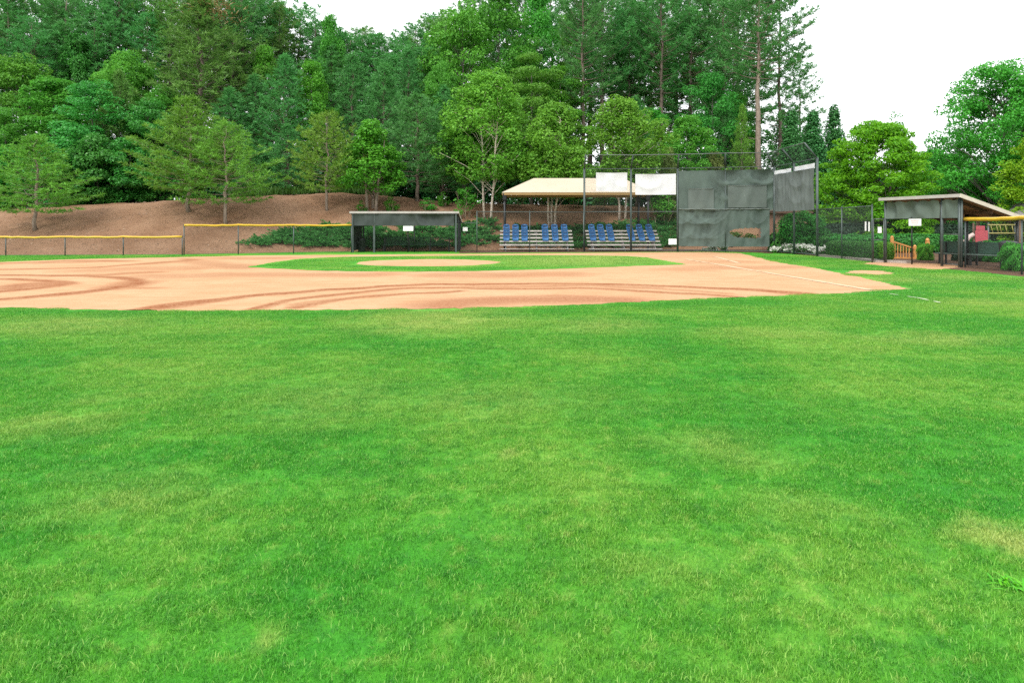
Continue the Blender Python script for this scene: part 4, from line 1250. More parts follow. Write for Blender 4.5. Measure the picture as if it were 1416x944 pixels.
def poly_spots(poly_px, n, seed, smin=.6, smax=1.0):
    r = np.random.default_rng(seed); pp = np.array(poly_px, float); out = []
    lo, hi = pp.min(0), pp.max(0)
    while len(out) < n:
        p = r.uniform(lo, hi, (1, 2))
        if not inside(p, pp)[0]: continue
        x, y, z = on_bank(p[0, 0], p[0, 1])
        out.append((x, y, z, r.uniform(smin, smax)))
    return out


J1 = [(340, 340), (372, 326), (400, 320), (440, 316), (470, 309), (500, 312), (540, 318), (585, 314), (640, 312), (668, 305), (690, 312), (692, 333), (660, 341), (600, 344), (520, 344), (470, 344), (400, 341)]
juniper('juniper_bed', poly_spots(J1, 230, 3), 3, 'low spreading juniper on the bank behind the flat dugout')
J2 = [(700, 318), (730, 312), (780, 318), (850, 309), (930, 308), (940, 322), (936, 340), (915, 342), (800, 343), (700, 340)]
juniper('juniper_bed', poly_spots(J2, 170, 4), 6, 'low spreading juniper behind the bleachers')
J3 = [(850, 316), (930, 312), (936, 335), (915, 335)]
scatter_leaves('ivy', M['f_weed'], [(x, y, z + .15) for x, y, z, s in poly_spots([(915, 318), (938, 314), (985, 322), (1060, 329.5), (1060, 343), (915, 342)], 110, 8)], [.26] * 110, 34, .16, .6, 12, 'light green ground cover beside the backstop post', 'ground cover')


r = np.random.default_rng(61)
Pl = []
for i in range(4200):
    px = r.uniform(-200, 1000); T_l = np.interp(px, TB[:, 0], TB[:, 1]); C_l = np.interp(px, TB[:, 0], TB[:, 2])
    d = r.uniform(T_l + .2, C_l + .8); x = (px - CX) * d / F
    Pl.append((x, d, float(gz(x, d)) + .015))
Pl = np.array(Pl)
V, fc = leaf_mesh(Pl, np.array([0, -.3, 1]) + r.normal(0, .3, Pl.shape), .13, .35, r)
tag(add_obj('leaf_litter', mesh_np('leaf_litter', V, fc), M['litter']), 'pale twigs, dry leaves and pine straw littering the bank', 'litter', kind='stuff')


def dead_top():
    # rusty dead boughs at the head of the broad olive pine: part of that tree
    root = next(o for o in bpy.data.objects if o.get('label', '').startswith('broad olive pine'))
    r = np.random.default_rng(4)
    H = PROTO['pine_full'][2]
    n = 620
    O = np.stack([r.normal(.4, .55, n), r.normal(-.3, .55, n), H * r.uniform(.86, .99, n)], 1)
    d = unit(r, n) * .4 + np.array([0, 0, .15])
    V, f4, f3 = needle_mesh(O, O + d, .05, r)
    o = add_obj('dead_boughs', mesh_np('dead_boughs', V, f4), M['f_rust'], root)
    o['label'] = 'rust-brown dead top'


dead_top()


# ------------------------------------------------------------------ cloth
def cloth(O, U, L, H, amp=.03, seed=1, nx=None, ny=None, hole=None, swag=0.0, sag=0.0, scallop=0.0, diag=0.0):
    """hanging cloth: O top corner, U horizontal unit direction, drops by H"""
    r = random.Random(seed)
    nx = nx or max(12, int(L / .07)); ny = ny or max(8, int(H / .07))
    U = Vector(U).normalized(); nrm = Vector((U.y, -U.x, 0)); O = Vector(O)
    fold = [(r.uniform(.5, 1) * (1 if q < 4 else .45), r.uniform(3, 8) if q < 4 else r.uniform(9, 19), r.uniform(0, 6.3), r.uniform(-.5, .5)) for q in range(8)]
    sw = [(r.uniform(0, L), r.uniform(.5, 1.1)) for _ in range(max(1, int(L / .9)))]
    mb = MB(); idx = {}
    for j in range(ny + 1):
        for i in range(nx + 1):
            a = L * i / nx; b = H * j / ny; t = j / ny
            d = 0
            for am, k, ph, sl in fold:
                d += am * math.sin(k * (a + sl * b * .6) + ph) / 3.5
            d *= amp * 2 * (.5 + .7 * math.sin(PI * t))
            for ca, wd in sw:
                q = ((a - ca) / wd)
                d += swag * math.exp(-q * q) * (1 - 2 * abs(math.sin(5.5 * b / 1.6 + 1.6 * q * q)) ** .7) * math.exp(-.5 * b)
            d += diag * math.sin(6 * (a + b)) * t
            z = -b + scallop * (abs(math.sin(PI * a / .55)) - 1) * (1 - t) - sag * math.sin(PI * i / nx) * (1 - t * .5)
            p = O + U * a + nrm * d + Vector((0, 0, z))
            if hole and j not in (0, ny) and hole(a, b): continue
            idx[(i, j)] = len(mb.v); mb.v.append(tuple(p))
    for j in range(ny):
        for i in range(nx):
            q = [(i, j), (i, j + 1), (i + 1, j + 1), (i + 1, j)]
            if all(k in idx for k in q): mb.f.append(tuple(idx[k] for k in q))
    return mb


# ------------------------------------------------------------------ fences
def fence(pts, h, label, cap=None, post_r=.03, mid=True, rail=True, group=None, bottom=True, mat='green_metal', capr=.055, name='chain_link_fence', wire=.0045, posts=None):
    root = empty(name, (pts[0][0], pts[0][1], 0), label, 'fence', group); o0 = tuple(root.location)
    for k, p in enumerate(pts):
        if posts is not None and k not in posts: continue
        m = MB().tube([(p[0], p[1], -.1), (p[0], p[1], h + .02)], post_r, 10); m.lathe((p[0], p[1], h + .02), [(post_r * 1.15, 0), (post_r, .04), (.008, .06)], 10)
        m.build('post', M[mat], root, o0, True)
    m = MB()
    for a, b in zip(pts[:-1], pts[1:]): m.chain(a, b, .05, h - .02, w=wire)
    m.build('chain_link_mesh', M['wire'], root, o0)
    if rail: MB().tube([(p[0], p[1], h) for p in pts], .022, 8).build('top_rail', M['galv' if mat == 'galv' else mat], root, o0, True)
    if bottom: MB().tube([(p[0], p[1], .06) for p in pts], .008, 6).build('bottom_wire', M['wire'], root, o0)
    if cap:
        rr = random.Random(3); q = []
        for a, b in zip(pts[:-1], pts[1:]):
            n = 10
            for i in range(n): q.append((a[0] + (b[0] - a[0]) * i / n, a[1] + (b[1] - a[1]) * i / n, h + .02 - .022 * math.sin(PI * i / n) + rr.uniform(-1, 1) * (.016 if capr < .06 else .005)))
        q.append((pts[-1][0], pts[-1][1], h + .02))
        MB().tube(q, capr, 12).build('rail_cap', M['yellow'], root, o0, True)
    return root


def fl(px): t = (px - 0) / 253; return gp(px, 354.2 - 1.0 * t)


lowp = [tuple(fl(px)) for px in (-154, -74, 8, 90, 170.5, 252)]
fence(lowp, 1.6 - (328 - 313) * 37.3 / F, 'low chain link fence with yellow top cap along the foot of the bank', True)
hp = [gp(254.5, 353.0), gp(329.5, 351.8), gp(406, 350.6), gp(486, 349.4)]
hp = [tuple(p) for p in hp]
fence(hp, 1.6 + 1.3 * 39 / F, 'taller chain link fence with yellow top cap reaching the flat dugout', True)
# fences between dugout and backstop
f3 = [tuple(gp(634.5, 348.6)), tuple(gp(658.5, 349.2))]
fence(f3, 1.6 + 5 * 42 / F, 'short grey chain link fence between the flat dugout and the taller fence', posts=())
f4 = [tuple(gp(659.5, 349.4)), tuple(gp(732.5, 348.8)), tuple(gp(807, 348.2))]
fence(f4, 1.6 + 20 * 42 / F, 'tall chain link fence running before the first bleacher to the backstop', mat='green_metal')


# ------------------------------------------------------------------ backstop
bA0 = gp(808, 348); bA1 = gp(872.5, 348); bB0 = gp(937, 348.3); bB1 = gp(1003, 348.9); bC0 = gp(1070.5, 349.4); bC1 = gp(1098, 351.6); bC2 = gp(1130, 354.6)
BH = 5.25
root = empty('backstop', (bA0[0], bA0[1], 0), 'tall dark green chain link backstop with overhanging top behind home plate', 'backstop'); o0 = tuple(root.location)
arms = []
for p, nx_, ny_ in ((bA0, 0, -1), (bA1, 0, -1), (bB0, -.12, -.95), (bB1, -.3, -.95), (bC0, -.78, -.5), (bC1, -.98, -.1), (bC2, -.98, -.1)):
    m = MB().tube([(p[0], p[1], -.1), (p[0], p[1], BH)], .065 if p is not bB1 else .03, 10)
    m.build('post', M['green_metal'], root, o0, True)
    e = (p[0] + nx_ * .72, p[1] + ny_ * .72, BH + .78); arms.append(e)
    MB().tube([(p[0], p[1], BH - .05), e], .045, 8).build('overhang_arm', M['green_metal'], root, o0, True)
bl = [bA0, bA1, bB0, bB1, bC0, bC1, bC2]
for z in (BH - .02, 2.52, .1):
    MB().tube([(p[0], p[1], z) for p in bl], .024, 8).build('rail', M['green_metal'], root, o0, True)
MB().tube(arms, .024, 8).build('overhang_rail', M['galv'], root, o0, True)
m = MB()
for a, b in zip(bl[:-1], bl[1:]): m.chain(a, b, .08, BH, w=.004)
m.build('chain_link_mesh', M['wire'], root, o0)
# the slanted wire of the overhang
m = MB()
for (a, ea), (b, eb) in zip(list(zip(bl, arms))[:-1], list(zip(bl, arms))[1:]):
    A0 = Vector((a[0], a[1], BH)); B0 = Vector((b[0], b[1], BH)); A1 = Vector(ea); B1 = Vector(eb)
    n = max(6, int((B0 - A0).length / .085))
    for i in range(-8, n + 8):
        for sg in (1, -1):
            t0 = i / n; t1 = (i + sg * 10) / n
            lo, hi = 0.0, 1.0
            # clip to the panel
            if t1 != t0:
                c0 = (0 - t0) / (t1 - t0); c1 = (1 - t0) / (t1 - t0); lo = max(lo, min(c0, c1)); hi = min(hi, max(c0, c1))
            if hi - lo < .03: continue
            f_ = lambda s: (A0.lerp(B0, t0 + (t1 - t0) * s)).lerp(A1.lerp(B1, t0 + (t1 - t0) * s), s)
            m.tube([f_(lo), f_(hi)], .0022, 3, False)
m.build('overhang_mesh', M['wire'], root, o0)


def hang(name, a, b, t0, t1, z1, z0, mat, label, cat, off=.09, group=None, **kw):
    """cloth fixed on the field side of a fence line from a to b"""
    a = np.array(a); b = np.array(b); d = b - a; L = np.linalg.norm(d); u = d / L; nrm = np.array([u[1], -u[0]])
    s = a + d * t0 + nrm * off
    mb = cloth((s[0], s[1], z1), (u[0], u[1], 0), L * (t1 - t0), z1 - z0, **kw)
    o = mb.build(name, mat, None, (float(s[0]), float(s[1]), z0), True)
    tag(o, label, cat, group)
    return o


zB = lambda py, d=42.3: EYE - (py - HY) * d / F
root = hang('windscreen', bB0, bC0, .012, .985, zB(235.5), zB(291), M['tarp'], 'upper grey-green windscreen cloth with two faded patches on the middle of the backstop', 'windscreen', seed=4, amp=.035, swag=.06, scallop=.03)
LB_ = np.linalg.norm(bC0 - bB0)


def hole(a, b):
    pxl = 937 + (a / LB_ + .012) * 133.5
    pyl = 289 + b * F / 42.3
    top = np.interp(pxl, [1010, 1014, 1022, 1040, 1051.5], [320.5, 317.5, 316.2, 315.4, 316.0]) + .5 * math.sin(pxl * .9)
    bot = np.interp(pxl, [1010, 1014, 1020, 1030, 1045, 1051.5], [321.2, 324.5, 327.0, 327.6, 328.6, 327.4]) + .4 * math.sin(pxl * 1.3)
    return 1010 < pxl < 1051.5 + .6 * math.sin(pyl * 1.1) and top < pyl < bot


hang('windscreen', bB0, bC0, .012, .95, zB(289), zB(340.5), M['tarp'], 'lower sagging green windscreen cloth with a torn opening on the middle of the backstop', 'windscreen', seed=9, amp=.05, swag=.06, sag=.03, hole=hole, off=.12, diag=.012, nx=170, ny=70)
hm = MB(); rr = random.Random(8); pts_ = []
for i in range(41):
    t = .012 + (.95 - .012) * i / 40
    q_ = bB0 + (bC0 - bB0) * t
    nn = np.array([(bC0 - bB0)[1], -(bC0 - bB0)[0]]) / LB_
    q_ = q_ + nn * (.16 + rr.uniform(-.02, .02))
    pts_.append((q_[0], q_[1], zB(289) - .03 * math.sin(PI * i / 40) + rr.uniform(-.02, .02)))
hm.tube(pts_, [.028 * rr.uniform(.6, 1.5) for _ in pts_], 6)
lowc = next(o for o in bpy.data.objects if o.get('label', '').startswith('lower sagging'))
hm.build('hem', M['tarp_hem'], lowc, tuple(lowc.location), True)
# faded patches are sewn on: parts of the upper cloth
uB = (bC0 - bB0) / LB_; nB = np.array([uB[1], -uB[0]])
for x0, x1, y0, y1, sd_ in ((952, 988, 261, 289, 3), (1007.5, 1060, 257.5, 287.5, 5)):
    s = bB0 + uB * LB_ * (x0 - 937) / 133.5 + nB * .155
    mb = cloth((s[0], s[1], zB(y0)), (uB[0], uB[1], 0), LB_ * (x1 - x0) / 133.5, (y1 - y0) * 42.3 / F, amp=.03, seed=sd_)
    o = mb.build('patch', M['patch'], root, tuple(root.location), True)
    e_ = s + uB * LB_ * (x1 - x0) / 133.5
    MB().tube([(s[0] + nB[0] * .02, s[1] + nB[1] * .02, zB(y0) + .01), ((s[0] + e_[0]) / 2 + nB[0] * .03, (s[1] + e_[1]) / 2 + nB[1] * .03, zB(y0) - .01), (e_[0] + nB[0] * .02, e_[1] + nB[1] * .02, zB(y0) + .01)], .016, 6).build('hem', M['tarp_hem'], o, tuple(root.location), True)
hang('windscreen', bC0, bC2, .04, .97, 4.72, 2.48, M['tarp_grey'], 'pale grey windscreen cloth on the angled wing of the backstop', 'windscreen', seed=14, amp=.045, swag=.03, off=.10)
hang('banner', bC0, bC1, .05, .93, 4.95, 4.70, M['white_cloth'], 'narrow white strip above the angled windscreen, next to the corner post', 'banner', seed=3, amp=.02, group='narrow white strips on the angled wing', off=.06)
hang('banner', bC1, bC2, .06, .96, 4.98, 4.70, M['white_cloth'], 'narrow white strip above the angled windscreen, next to the end post', 'banner', seed=5, amp=.02, group='narrow white strips on the angled wing', off=.06)
dA = bA0[1]
zA = lambda py: EYE - (py - HY) * dA / F
q = lambda px: (px - 808) / 64.5
hang('banner', bA0, bA1, q(824), q(867), zA(238.8), zA(264.5), M['white_cloth'], 'smaller blank white banner hung in front of the beige canopy', 'banner', seed=8, amp=.022, swag=.035, sag=.02)
q2 = lambda px: (px - 872.5) / 64.5
hang('banner', bA1, bB0, q2(878.5), q2(934.5), zA(241), zA(269.5), M['white_cloth'], 'larger blank white banner hung beside the green windscreen', 'banner', seed=10, amp=.02, swag=.035, sag=.015)
s = gp(929.6, 348.3)
sm = empty('sign', (s[0], s[1] - .08, 0), 'plain white board fixed low on the fence beside the windscreen post', 'sign')
MB().box((s[0], s[1] - .08, zA(334)), (.5, .02, .36), 0, .005).build('board', M['sign'], sm, tuple(sm.location))


def small_sign(px, py, d, w, h, label, lines=True, ink='ink', rz=0.0):
    p = up(px, py, d)
    rt = empty('sign', (p[0], p[1], p[2]), label, 'sign', None, rz)
    MB().box((0, 0, 0), (w, .015, h), 0, .004).build('board', M['sign'], rt)
    if lines:
        mb = MB()
        for k in range(3): mb.box((random.Random(k).uniform(-.02, .02), -.0095, h * (.24 - .24 * k)), (w * (.7 - .12 * (k == 2)), .003, h * .09))
        mb.build('lettering', M[ink], rt)
    return rt


# ------------------------------------------------------------------ dugout with flat-looking roof
d0 = 42.0
xl, xr = (487 - CX) * d0 / F, (631.5 - CX) * d0 / F
zt = EYE - (293 - HY) * d0 / F; zb = EYE - (312 - HY) * d0 / F
dep = 3.0; zr = 1.86
root = empty('dugout', (xl, d0, 0), 'dark dugout with a flat front edge and dark cloth valance beside the taller yellow-capped fence', 'dugout'); o0 = tuple(root.location)
MB().slab([(xl - .12, d0 - .12, zt), (xr + .1, d0 - .12, zt), (xr + .1, d0 + dep, zr), (xl - .12, d0 + dep, zr)], .07).build('roof', M['roof'], root, o0)
MB().box(((xl + xr) / 2 - .01, d0 - .145, zt - .035), (xr - xl + .26, .04, .13)).build('fascia', M['fascia_grey'], root, o0)
m = MB().bar((xr + .125, d0 - .15, zt - .02), (xr + .125, d0 + dep, zr - .02), .035, .12)
m.build('fascia', M['fascia'], root, o0)
for px, rr_ in ((487.8, .06), (517.5, .06), (630.5, .06)):
    x = (px - CX) * d0 / F
    MB().box((x, d0, zt / 2 - .06), (rr_ * 2, rr_ * 2, zt - .1), 0, .01).build('post', M['green_metal'], root, o0)
for x in (xl + .06, xr - .06):
    MB().box((x, d0 + dep - .1, zr / 2 - .06), (.1, .1, zr - .1), 0, .01).build('post', M['green_metal'], root, o0)
for px in (564, 573):
    x = (px - CX) * d0 / F
    MB().tube([(x, d0, -.05), (x, d0, zb + .1)], .03, 8).build('fence_post', M['black_metal'], root, o0, True)
c_ = cloth(((490 - CX) * d0 / F, d0 - .09, zt - .12), (1, 0, 0), (517 - 490) * d0 / F, zt - .12 - zb, amp=.03, seed=12, swag=.04); c_.build('valance', M['tarp_dark'], root, o0, True)
c_ = cloth(((518.5 - CX) * d0 / F, d0 - .10, zt - .12), (1, 0, 0), (628 - 518.5) * d0 / F, zt - .12 - zb, amp=.035, seed=2, swag=.06); c_.build('valance', M['tarp_dark'], root, o0, True)
MB().bar((xl, d0, zb + .02), (xr, d0, zb + .02), .05, .05).build('rail', M['black_metal'], root, o0)
for x in (xl - .02, xr + .04):
    mb = MB()
    n = 12
    for i in range(n):
        y0, y1 = d0 + .06 + (dep - .2) * i / n, d0 + .06 + (dep - .2) * (i + 1) / n
        w0 = .02 * math.sin(i * 1.9); w1 = .02 * math.sin((i + 1) * 1.9)
        zt0 = zt - .1 + (zr - zt) * (y0 - d0) / dep; zt1 = zt - .1 + (zr - zt) * (y1 - d0) / dep
        mb.add([(x + w0, y0, .1), (x + w1, y1, .1), (x + w1, y1, zt1), (x + w0, y0, zt0), (x + w0 + .006, y0, .1), (x + w1 + .006, y1, .1), (x + w1 + .006, y1, zt1), (x + w0 + .006, y0, zt0)], [(0, 1, 2, 3), (7, 6, 5, 4)])
    mb.build('side_curtain', M['tarp_dark'], root, o0, True)
m = MB()
m.chain((xl + .1, d0), (xr - .1, d0), .05, zb, w=.003)
m.build('chain_link_mesh', M['wire'], root, o0)
# bench inside
bx0, bx1 = (530 - CX) * 43.6 / F, (623 - CX) * 43.6 / F
bn = empty('bench', (bx0, 43.6, 0), 'dark green team bench under the roof with the dark cloth valance', 'bench'); ob = tuple(bn.location)
MB().box(((bx0 + bx1) / 2, 43.5, .44), (bx1 - bx0, .28, .035), 0, .01).build('seat', M['bench'], bn, ob)
m = MB().tube([(bx0, 43.75, .88), (bx1, 43.75, .88)], .018, 8); m.tube([(bx0, 43.75, .50), (bx1, 43.75, .50)], .012, 8); m.chain((bx0, 43.75), (bx1, 43.75), .5, .87, .07, .007)
m.build('backrest', M['bench'], bn, ob)
for t in (.02, .38, .7, .98):
    x = bx0 + (bx1 - bx0) * t
    m = MB().box((x, 43.3, .2), (.06, .06, .43)); m.box((x, 43.72, .42), (.06, .06, .86)); m.bar((x, 43.3, .38), (x, 43.72, .38), .05, .05)
    m.build('leg', M['black_metal'], bn, ob)


def bin_(px, py, d, r_, h, mat, label, lid=True):
    p = up(px, py, d)
    b = empty('trash_bin', (p[0], p[1], 0), label, 'bin')
    MB().lathe((0, 0, 0), [(r_ * .86, 0), (r_ * .9, .03), (r_, h * .93), (r_ * 1.04, h * .94), (r_ * 1.04, h)], 20).build('barrel', M[mat], b, (0, 0, 0), True)
    if lid: MB().lathe((0, 0, h), [(r_ * 1.06, 0), (r_ * 1.06, .04), (r_ * .7, .09), (.05, .11)], 20).build('lid', M[mat], b, (0, 0, 0), True)
    return b


bin_(500, 350, 43.0, .24, .78, 'bin', 'black trash bin inside the flat-fronted dugout')
small_sign(564.5, 316, 41.88, .62, .30, 'white lettered sign hanging below the dark valance of the flat dugout', ink='ink')
small_sign(643.3, 317, 42.3, .30, .24, 'small white square sign on the short fence between dugout and bleachers', False)


# ------------------------------------------------------------------ bleachers
def make_bleacher(W, label):
    """five raised plank rows facing -y, six columns of blue seats on the four upper rows"""
    rt = empty('bleacher', (0, 0, 0), label, 'bleacher')
    rows = [(.44, 0.0), (.66, .36), (.88, .70), (1.10, 1.04), (1.32, 1.38)]
    MB().box((0, -.05 - .3, .17), (W, .26, .04), 0, .008).build('footboard', M['alu'], rt)
    for k, (z, y) in enumerate(rows):
        m = MB().box((0, y, z), (W, .26, .045), 0, .008); m.box((0, y - .135, z - .025), (W, .014, .09))
        m.build('plank', M['alu'], rt)
    for x in (-W * .42, 0.0, W * .42):
        m = MB()
        m.bar((x, -.45, .06), (x, 1.55, .06), .05, .05); m.bar((x, -.35, .1), (x, 1.45, 1.24), .045, .05)
        for z, y in rows: m.bar((x + .03, y + .02, .05), (x + .03, y + .02, z - .02), .04, .04)
        m.bar((x, .4, .1), (x, 1.38, 1.2), .03, .03); m.bar((x, 1.38, .1), (x, .8, .8), .03, .03)
        m.build('frame', M['frame'], rt)
    m = MB()
    m.bar((-W * .42, 1.32, .1), (0, 1.32, 1.2), .03, .03); m.bar((0, 1.32, 1.2), (W * .42, 1.32, .1), .03, .03); m.bar((-W * .42, .9, .5), (W * .42, .9, .2), .03, .03)
    m.build('cross_brace', M['frame'], rt)
    pan = MB().box((0, 0, .02), (.37, .36, .035), 0, .012); pan.box((0, -.18, .0), (.37, .02, .07), 0, .008)
    pm = pan.mesh('seat')
    bk = MB()
    n = 10
    # shell backrest with rounded shoulders, curved round the sitter
    prof = [(.0, .19), (.10, .205), (.19, .205), (.21, .202), (.285, .192), (.325, .17), (.345, .11)]
    for off in (0, .022):
        for zz_, hw in prof:
            for i in range(n + 1):
                s_ = -1 + 2 * i / n
                bk.v.append((hw * s_, .16 + off - .05 * s_ * s_ + zz_ * .22, .05 + zz_))
    m1 = len(prof) * (n + 1)
    for L_ in (0, 1):
        for j in range(len(prof) - 1):
            for i in range(n):
                if j == 3 and 2 <= i < n - 2: continue
                a = L_ * m1 + j * (n + 1) + i
                f_ = (a, a + 1, a + n + 2, a + n + 1)
                bk.f.append(f_ if L_ == 0 else f_[::-1])
    edge = [j * (n + 1) for j in range(len(prof))] + [(len(prof) - 1) * (n + 1) + i for i in range(1, n + 1)] + [j * (n + 1) + n for j in range(len(prof) - 2, -1, -1)]
    for a, b in zip(edge[:-1], edge[1:]): bk.f.append((b, a, a + m1, b + m1))
    bkm = bk.mesh('backrest', True)
    pd = MB()  # dark insert whose colour paints the shadow gap below each backrest rim
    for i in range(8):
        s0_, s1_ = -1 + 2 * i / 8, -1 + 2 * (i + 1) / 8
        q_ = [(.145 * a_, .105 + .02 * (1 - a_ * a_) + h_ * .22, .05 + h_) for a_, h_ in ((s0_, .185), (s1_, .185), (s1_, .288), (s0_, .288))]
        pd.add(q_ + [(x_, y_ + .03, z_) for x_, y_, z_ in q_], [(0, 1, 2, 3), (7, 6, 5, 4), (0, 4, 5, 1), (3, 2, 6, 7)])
    shdm = pd.mesh('shade_insert', True)
    for k in range(1, 5):
        z, y = rows[k]
        for cx_ in (-.41, -.285, -.16, .125, .26, .395):
            s_ = add_obj('seat', pm, M['blue'], rt, (W * cx_, y - .02, z + .035))
            add_obj('backrest', bkm, M['blue_back'], s_); add_obj('shade_insert', shdm, M['navy'], s_)
    return rt


Wb = 4.72
b1 = make_bleacher(Wb, 'aluminium bleacher with blue seats nearer the flat dugout'); b1['group'] = 'bleachers under the beige canopy'
yb = 43.6
b1.location = ((742 - CX) * yb / F, yb, 0); b1.rotation_euler = (0, 0, 0)
b2 = copy_tree(b1); b2['label'] = 'aluminium bleacher with blue seats behind the tall backstop posts, papers on its planks'
b2.location = ((863 - CX) * (yb + .2) / F, yb + .2, 0); b2.rotation_euler = (0, 0, 0)
for px, py, lab, wd in ((845, 335.5, 'white paper lying on the lower plank of the bleacher, next to a blue seat', .36), (863, 333.8, 'white paper propped on the bleacher plank between the two seat groups', .36)):
    p = up(px, py, 43.74)
    o = MB().box((0, 0, .0), (wd * 1.1, .012, .20), 0, .003).build('paper', M['sign'], None, (float(p[0]), 43.74, float(p[2])))
    o.rotation_euler = (R(-18), 0, 0); tag(o, lab, 'paper')

# ------------------------------------------------------------------ shade canopy
ex0, ex1 = (694 - CX) * 45.5 / F, (902 - CX) * 45.5 / F
zE = EYE - (266 - HY) * 45.5 / F; zR = EYE - (246.5 - HY) * 47.4 / F
cr = empty('shade_canopy', (ex0, 45.5, 0), 'beige hip-roofed fabric canopy on black posts over the bleachers', 'canopy'); o0 = tuple(cr.location)
y0, y1, ym = 45.5, 49.3, 47.4
rx0, rx1 = (738 - CX) * ym / F, (862 - CX) * ym / F


def cloth_panel(a, b, c, d, n=16, sag=.10):
    """four cornered tensioned fabric a-b (eave) c-d (ridge)"""
    a, b, c, d = map(Vector, (a, b, c, d)); mb = MB()
    for j in range(n + 1):
        for i in range(n + 1):
            s_, t = i / n, j / n
            p = a.lerp(b, s_).lerp(d.lerp(c, s_), t)
            p.z -= sag * math.sin(PI * s_) * math.sin(PI * t)
            mb.v.append(tuple(p))
    for j in range(n):
        for i in range(n):
            q = j * (n + 1) + i; mb.f.append((q, q + 1, q + n + 2, q + n + 1))
    return mb


m = MB()
for pan in (((ex0, y0, zE), (ex1, y0, zE), (rx1, ym, zR), (rx0, ym, zR)), ((ex1, y1, zE), (ex0, y1, zE), (rx0, ym, zR), (rx1, ym, zR)),
            ((ex0, y1, zE), (ex0, y0, zE), (rx0, ym, zR), (rx0, ym, zR)), ((ex1, y0, zE), (ex1, y1, zE), (rx1, ym, zR), (rx1, ym, zR))):
    c_ = cloth_panel(*pan); m.add(c_.v, c_.f)
m.build('fabric_roof', M['beige'], cr, o0, True)
m = MB()
m.bar((ex0 + .15, y0 + .02, zE - .10), (ex1 - .15, y0 + .02, zE - .10), .03, .16); m.bar((ex0 + .1, y1, zE - .1), (ex1 - .1, y1, zE - .1), .03, .16)
m.bar((ex0 + .02, y0 + .15, zE - .1), (ex0 + .02, y1 - .15, zE - .1), .03, .16); m.bar((ex1 - .02, y0 + .15, zE - .1), (ex1 - .02, y1 - .15, zE - .1), .03, .16)
m.build('hem', M['beige_trim'], cr, o0)
for x, y in ((ex0 + .18, y0 + .15), (ex1 - .25, y0 + .15), (ex0 + .18, y1 - .15), (ex1 - .25, y1 - .15)):
    MB().tube([(x, y, -.1), (x, y, zE - .04)], .075, 12).build('post', M['black_metal'], cr, o0, True)
    MB().box((x, y, zE - .35), (.26, .26, .36), 0, .03).build('corner_bracket', M['black_metal'], cr, o0)

# ------------------------------------------------------------------ right-hand fence, gate and dugout
rf = [tuple(bC2 + (.0, -.0)), tuple(gp(1164, 358)), tuple(gp(1206, 363))]
fence(rf, 2.5, 'tall dark chain link fence running from the backstop end post to the gate', posts=(1, 2), wire=.0075)
g0 = np.array(rf[2]); g1 = gp(1224, 363.2)
gt = empty('gate', (g0[0], g0[1], 0), 'narrow dark chain link gate beside the sloped-roof dugout', 'gate'); og = tuple(gt.location)
m = MB()
for z in (.12, 1.0, 1.92): m.tube([(g0[0] + .06, g0[1], z), (g1[0] - .06, g1[1], z)], .022, 8)
m.tube([(g0[0] + .06, g0[1], .1), (g0[0] + .06, g0[1], 1.93)], .022, 8); m.tube([(g1[0] - .06, g1[1], .1), (g1[0] - .06, g1[1], 1.93)], .022, 8)
m.build('gate_frame', M['galv'], gt, og, True)
m = MB(); m.chain((g0[0] + .07, g0[1]), (g1[0] - .07, g1[1]), .13, 1.9); m.build('chain_link_mesh', M['wire'], gt, og)
m = MB().box((g1[0] - .07, g1[1] - .04, 1.05), (.12, .05, .08), 0, .01); m.build('latch', M['galv'], gt, og)
small_sign(1216.5, 318, 30.0, .17, .27, 'small white notice on the narrow gate', False)
p = up(1197.3, 313.5, 30.9)
small_sign(1197, 313, 30.7, .07, .42, 'narrow white strip notice on the fence, farther from the gate post', False)
small_sign(1201.8, 313.5, 30.4, .07, .42, 'narrow white strip notice on the fence, touching the gate post', False)

A = g1; B = gp(1330, 370); u = (B - A) / np.linalg.norm(B - A); nb = np.array([-u[1], u[0]])
if nb[0] < 0: nb = -nb
Ld = float(np.linalg.norm(B - A)); dep = 3.05; zf = 2.80; zk = 1.9
W3 = lambda a, b, z: (A[0] + u[0] * a + nb[0] * b, A[1] + u[1] * a + nb[1] * b, z)
dg = empty('dugout', (A[0], A[1], 0), 'dugout with a sloping tan-lined roof and grey-green valance beside the gate', 'dugout'); o0 = tuple(dg.location)
MB().slab([W3(-.1, -.2, zf + .05), W3(-.1, dep, zk + .05), W3(Ld + .12, dep, zk + .05), W3(Ld + .12, -.2, zf + .05)], .04).build('roof', M['roof'], dg, o0)
MB().slab([W3(-.05, -.15, zf - .02), W3(-.05, dep - .05, zk - .02), W3(Ld + .05, dep - .05, zk - .02), W3(Ld + .05, -.15, zf - .02)], .02).build('soffit', M['soffit'], dg, o0)
MB().bar(W3(-.12, -.225, zf - .01), W3(Ld + .14, -.225, zf - .01), .04, .13).build('fascia', M['fascia_grey'], dg, o0)
MB().bar(W3(Ld + .145, -.24, zf - .01), W3(Ld + .145, dep, zk - .01), .04, .15).build('fascia', M['fascia'], dg, o0)
for t in (.1, .36, .63, .9):
    MB().bar(W3(Ld * t, 0, zf - .13), W3(Ld * t, dep - .1, zk - .11), .05, .11).build('rafter', M['beam'], dg, o0)
MB().bar(W3(0, dep * .5, (zf + zk) / 2 - .2), W3(Ld, dep * .5, (zf + zk) / 2 - .2), .07, .12).build('beam', M['beam'], dg, o0)


def ta(px):      # place along the front line for a measured column
    k = (px - CX) / F
    # A.x + a*ux = k*(A.y + a*uy)
    return (k * A[1] - A[0]) / (u[0] - k * u[1])


